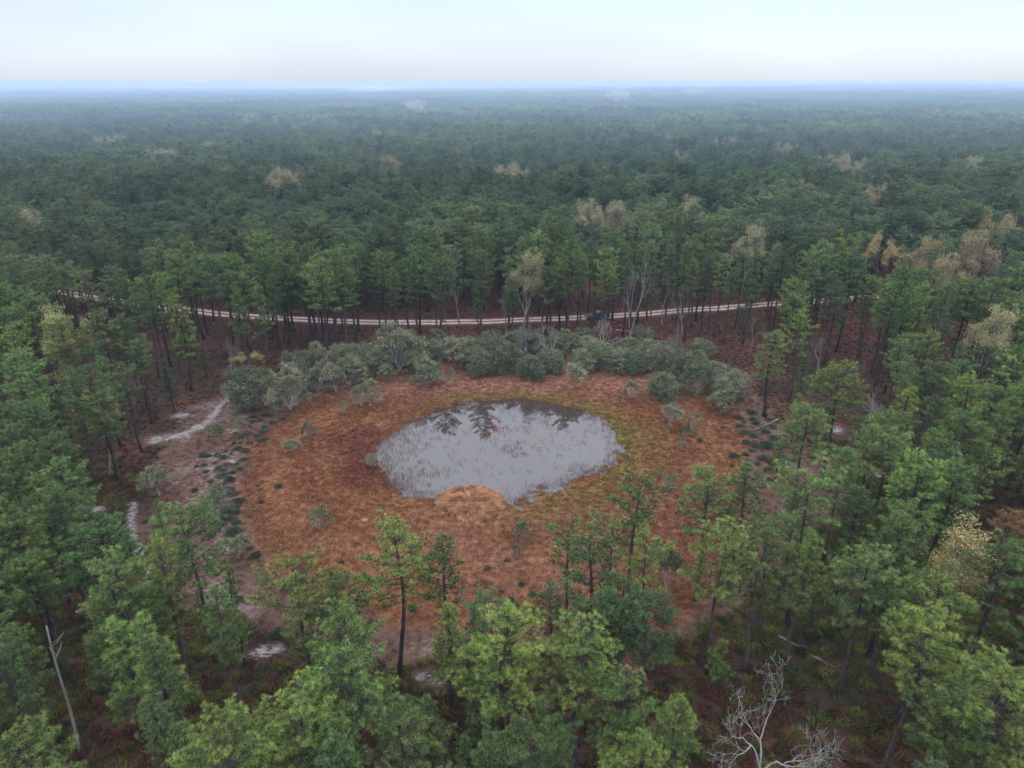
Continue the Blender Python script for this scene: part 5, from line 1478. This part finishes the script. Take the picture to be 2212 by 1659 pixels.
# ---------------------------------------------------------------- dead poles and fallen logs
def pole(name, foot, top_px, H, r0, mat, label, snags=3, seed=1, cat='dead tree'):
    x, y = at(*foot)
    hh = H
    r = np.random.default_rng(seed)
    o = bpy.data.objects.new(name, None); scene.collection.objects.link(o); o.location = (x, y, float(ground_z(x, y)))
    tag(o, label, cat)
    # lean so that the tip shows where the photo has it
    tx_, ty_ = at(top_px[0], top_px[1], hh)
    lx = np.clip((tx_ - x), -0.8, 0.8)
    b_ = MB(); zz = np.linspace(-0.2, hh, 9); f = np.clip(zz / hh, 0, 1)
    b_.tube(np.stack([lx * f + 0.08 * np.sin(f * 5), 0.06 * np.sin(f * 7), zz], 1), r0 * (1 - f * 0.55), 7)
    link('trunk', b_.mesh('trunk', [mat], True), o)
    for i in range(snags):
        f_ = r.uniform(0.75, 0.97); a_ = r.uniform(0, 6.28); l_ = r.uniform(0.5, 1.3)
        b_ = MB(); p0 = np.array([lx * f_, 0, hh * f_])
        b_.tube(np.stack([p0, p0 + np.array([math.cos(a_), math.sin(a_), 0.25]) * l_ * .5, p0 + np.array([math.cos(a_), math.sin(a_), 0.6]) * l_]), np.array([0.06, 0.045, 0.015]), 5)
        link('limb', b_.mesh('limb', [mat], True), o)
pole('dead_tree', (172, 1624), (108, 1346), 14.2, 0.15, M_GREYBARK, 'bleached dead trunk snapped at the top in the lower left stand', 4, 3)
pole('dead_tree', (1148, 1362), (1145, 1274), 4.2, 0.09, M_CHAR, 'thin charred pole standing at the near rim of the meadow', 0, 4)
pole('dead_tree', (2008 - 250, 1612), (1762, 1540), 3.6, 0.20, M_CHAR, 'short blackened stump trunk inside the large bare white tree', 1, 5)
def log(a, b, r0, mat, label, branches=0, seed=1, name='fallen_log'):
    p, q = np.array(at(*a)), np.array(at(*b))
    L_ = np.linalg.norm(q - p); ang = math.atan2(*(q - p)[::-1])
    x, y = p
    o = link(name, None) if False else None
    rg = np.random.default_rng(seed)
    b_ = MB(); s_ = np.linspace(0, 1, 10)
    b_.tube(np.stack([s_ * L_, np.sin(s_ * 4) * 0.05 * L_ * .3, r0 * 0.8 + 0.04 * np.sin(s_ * 9)], 1), r0 * (1 - 0.55 * s_), 7, a=0.5)
    for i in range(branches):
        f_ = rg.uniform(0.3, 0.95); a_ = rg.uniform(-1.2, 1.2) + (math.pi if rg.uniform() < .3 else 0); l_ = rg.uniform(0.8, 2.0)
        p0 = np.array([f_ * L_, 0, r0])
        b_.tube(np.stack([p0, p0 + np.array([math.cos(a_) * .5, math.sin(a_) * .6, 0.3]) * l_, p0 + np.array([math.cos(a_), math.sin(a_) * 1.1, 0.35]) * l_]), np.array([0.05, 0.035, 0.015]), 4)
    o = link(name, b_.mesh(name, [mat], True), None, (x, y, float(ground_z(x, y))), ang)
    tag(o, label, 'log')
log((1330, 715), (1358, 717), 0.22, M_DEADWOOD, 'pale fallen log behind the oak belt below the pickup')
log((1680, 908), (1622, 934), 0.22, M_GREYBARK, 'brown fallen trunk with broken branches among the right rim shrubs', 7, 2)
log((1538, 1418), (1610, 1474), 0.16, M_GREYBARK, 'long thin fallen trunk left of the tall sparse pine', 2, 3)
log((1680, 1376), (1727, 1399), 0.15, M_GREYBARK, 'fallen trunk right of the tall sparse pine, upper of two', 1, 4)
log((1752, 1418), (1814, 1450), 0.15, M_GREYBARK, 'fallen trunk right of the tall sparse pine, lower of two', 1, 5)
log((1770, 1620), (1850, 1658), 0.17, M_CHAR, 'dark fallen trunk near the bottom right of the bare white tree', 2, 6)
log((1185, 1610), (1215, 1650), 0.16, M_GREYBARK, 'leaning grey log at the bottom under the yellow-green round pine', 0, 7)
log((380, 912), (418, 920), 0.14, M_GREYBARK, 'thin fallen trunk beside the upper white sand patch', 3, 8)

# ---------------------------------------------------------------- haze and low mist
def volume(name, density, color, anis=0.0):
    m, t, N = new_mat(name)
    v = N("ShaderNodeVolumePrincipled"); v.inputs['Color'].default_value = (*color, 1); v.inputs['Density'].default_value = density; v.inputs['Anisotropy'].default_value = anis
    o = N("ShaderNodeOutputMaterial"); t.links.new(v.outputs[0], o.inputs['Volume'])
    try: m.cycles.homogeneous_volume = True
    except Exception: pass
    return m
zmin = float(Z.min()) - 1.0
top = max(56.2, float(Z.max()) + 22)
b_ = MB(); b_.box((0, 3300, (zmin + top) / 2), (5300, 3600, (top - zmin) / 2))
hz_ = link('haze', b_.mesh('haze', [volume('haze_air', HAZE_D, HAZE_C)]))
tag(hz_, 'pale blue haze lying over the forest', 'haze', kind='stuff')

# low mist bank on the far plain, and a few smoke-like wisps rising from the canopy
b_ = MB(); b_.box((0, 5350, (zmin + 2 + top - 6) / 2), (5000, 1450, (top - 3 - zmin - 2) / 2))
ms_ = link('mist', b_.mesh('mist', [volume('mist_air', 0.0016, (1.0, 0.80, 0.76))]))
tag(ms_, 'pale mist settling over the farthest trees', 'mist', kind='stuff')
b_ = MB(); b_.box((0, 3565, (zmin + 1 + top - 4) / 2), (5100, 3265, (top - 4 - zmin - 1) / 2))
ms_ = link('distant_haze', b_.mesh('distant_haze', [volume('distant_air', 0.00048, (0.56, 0.715, 0.90))]))
tag(ms_, 'bluish damp air lying over the distant forest', 'haze', kind='stuff')
def wisp(u, v, D_, h, wid, dens, lean_, seed):
    """a torn puff: stacked lumpy rings closed at both ends"""
    r_ = np.random.default_rng(seed)
    dx, dy = at(u, v, 16)
    z0 = 10.0; n_, k_ = 12, 14
    V, T = [], []
    ph = r_.uniform(0, 6, 4)
    for i_ in range(n_):
        f_ = i_ / (n_ - 1)
        rad = wid * (0.35 + 0.9 * f_) * math.sqrt(max(0.0, 1 - (2 * f_ - 1) ** 6)) * (1 + 0.3 * math.sin(f_ * 9 + ph[0])) + 0.05
        for j_ in range(k_):
            a_ = j_ * 2 * math.pi / k_
            q_ = rad * (1 + 0.25 * math.sin(2 * a_ + ph[1] + 5 * f_) + 0.15 * math.sin(5 * a_ + ph[2] + 9 * f_))
            V.append((dx + lean_ * f_ ** 1.3 * h + wid * .4 * math.sin(f_ * 7 + ph[3]) + q_ * math.cos(a_), dy + q_ * math.sin(a_), z0 + h * f_))
    for i_ in range(n_ - 1):
        for j_ in range(k_):
            a0, a1, c0, c1 = i_ * k_ + j_, i_ * k_ + (j_ + 1) % k_, (i_ + 1) * k_ + j_, (i_ + 1) * k_ + (j_ + 1) % k_
            T += [(a0, a1, c1), (a0, c1, c0)]
    for j_ in range(1, k_ - 1):
        T.append((0, j_ + 1, j_)); T.append(((n_ - 1) * k_, (n_ - 1) * k_ + j_, (n_ - 1) * k_ + j_ + 1))
    return V, T, dens
def wisp_mat(dens, h, wid):
    """torn mist: density from noise, thinning towards the outside"""
    m, t, N = new_mat('wisp_air')
    L = t.links.new
    tc_ = N("ShaderNodeTexCoord")
    n_ = N("ShaderNodeTexNoise"); n_.inputs['Scale'].default_value = 2.2 / wid; n_.inputs['Detail'].default_value = 4
    L(tc_.outputs['Object'], n_.inputs[0])
    mr_ = N("ShaderNodeMapRange"); mr_.inputs['From Min'].default_value = 0.42; mr_.inputs['From Max'].default_value = 0.68; mr_.inputs['To Max'].default_value = dens
    L(n_.outputs[0], mr_.inputs[0])
    v_ = N("ShaderNodeVolumePrincipled"); v_.inputs['Color'].default_value = (1.0, 0.97, 0.96, 1)
    L(mr_.outputs[0], v_.inputs['Density'])
    o_ = N("ShaderNodeOutputMaterial"); L(v_.outputs[0], o_.inputs['Volume'])
    return m
for (u, v, D_, h, wid, dens, lean_, sd_, lb) in [
        (1325, 226, 0, 38, 18, 0.024, 0.55, 1, 'thin column of white mist leaning over the far forest, right of centre'),
        (925, 250, 0, 26, 13, 0.022, -0.8, 2, 'short wisp of white mist over the middle distance, left of centre'),
        (770, 203, 0, 34, 150, 0.008, 0.4, 3, 'broad puff of mist on the horizon, left of centre'),
        (1490, 214, 0, 30, 20, 0.015, 0.4, 4, 'faint wisp of mist far off, right of the leaning column')]:
    V, T, dn_ = wisp(u, v, D_, h, wid, dens, lean_, sd_)
    V = np.array(V); c_ = V.mean(0)
    o_ = link('mist_wisp', make_mesh('mist_wisp', V - c_, T, [wisp_mat(dens, h, wid)], None, None, True), None, tuple(c_))
    tag(o_, lb, 'mist', kind='stuff')
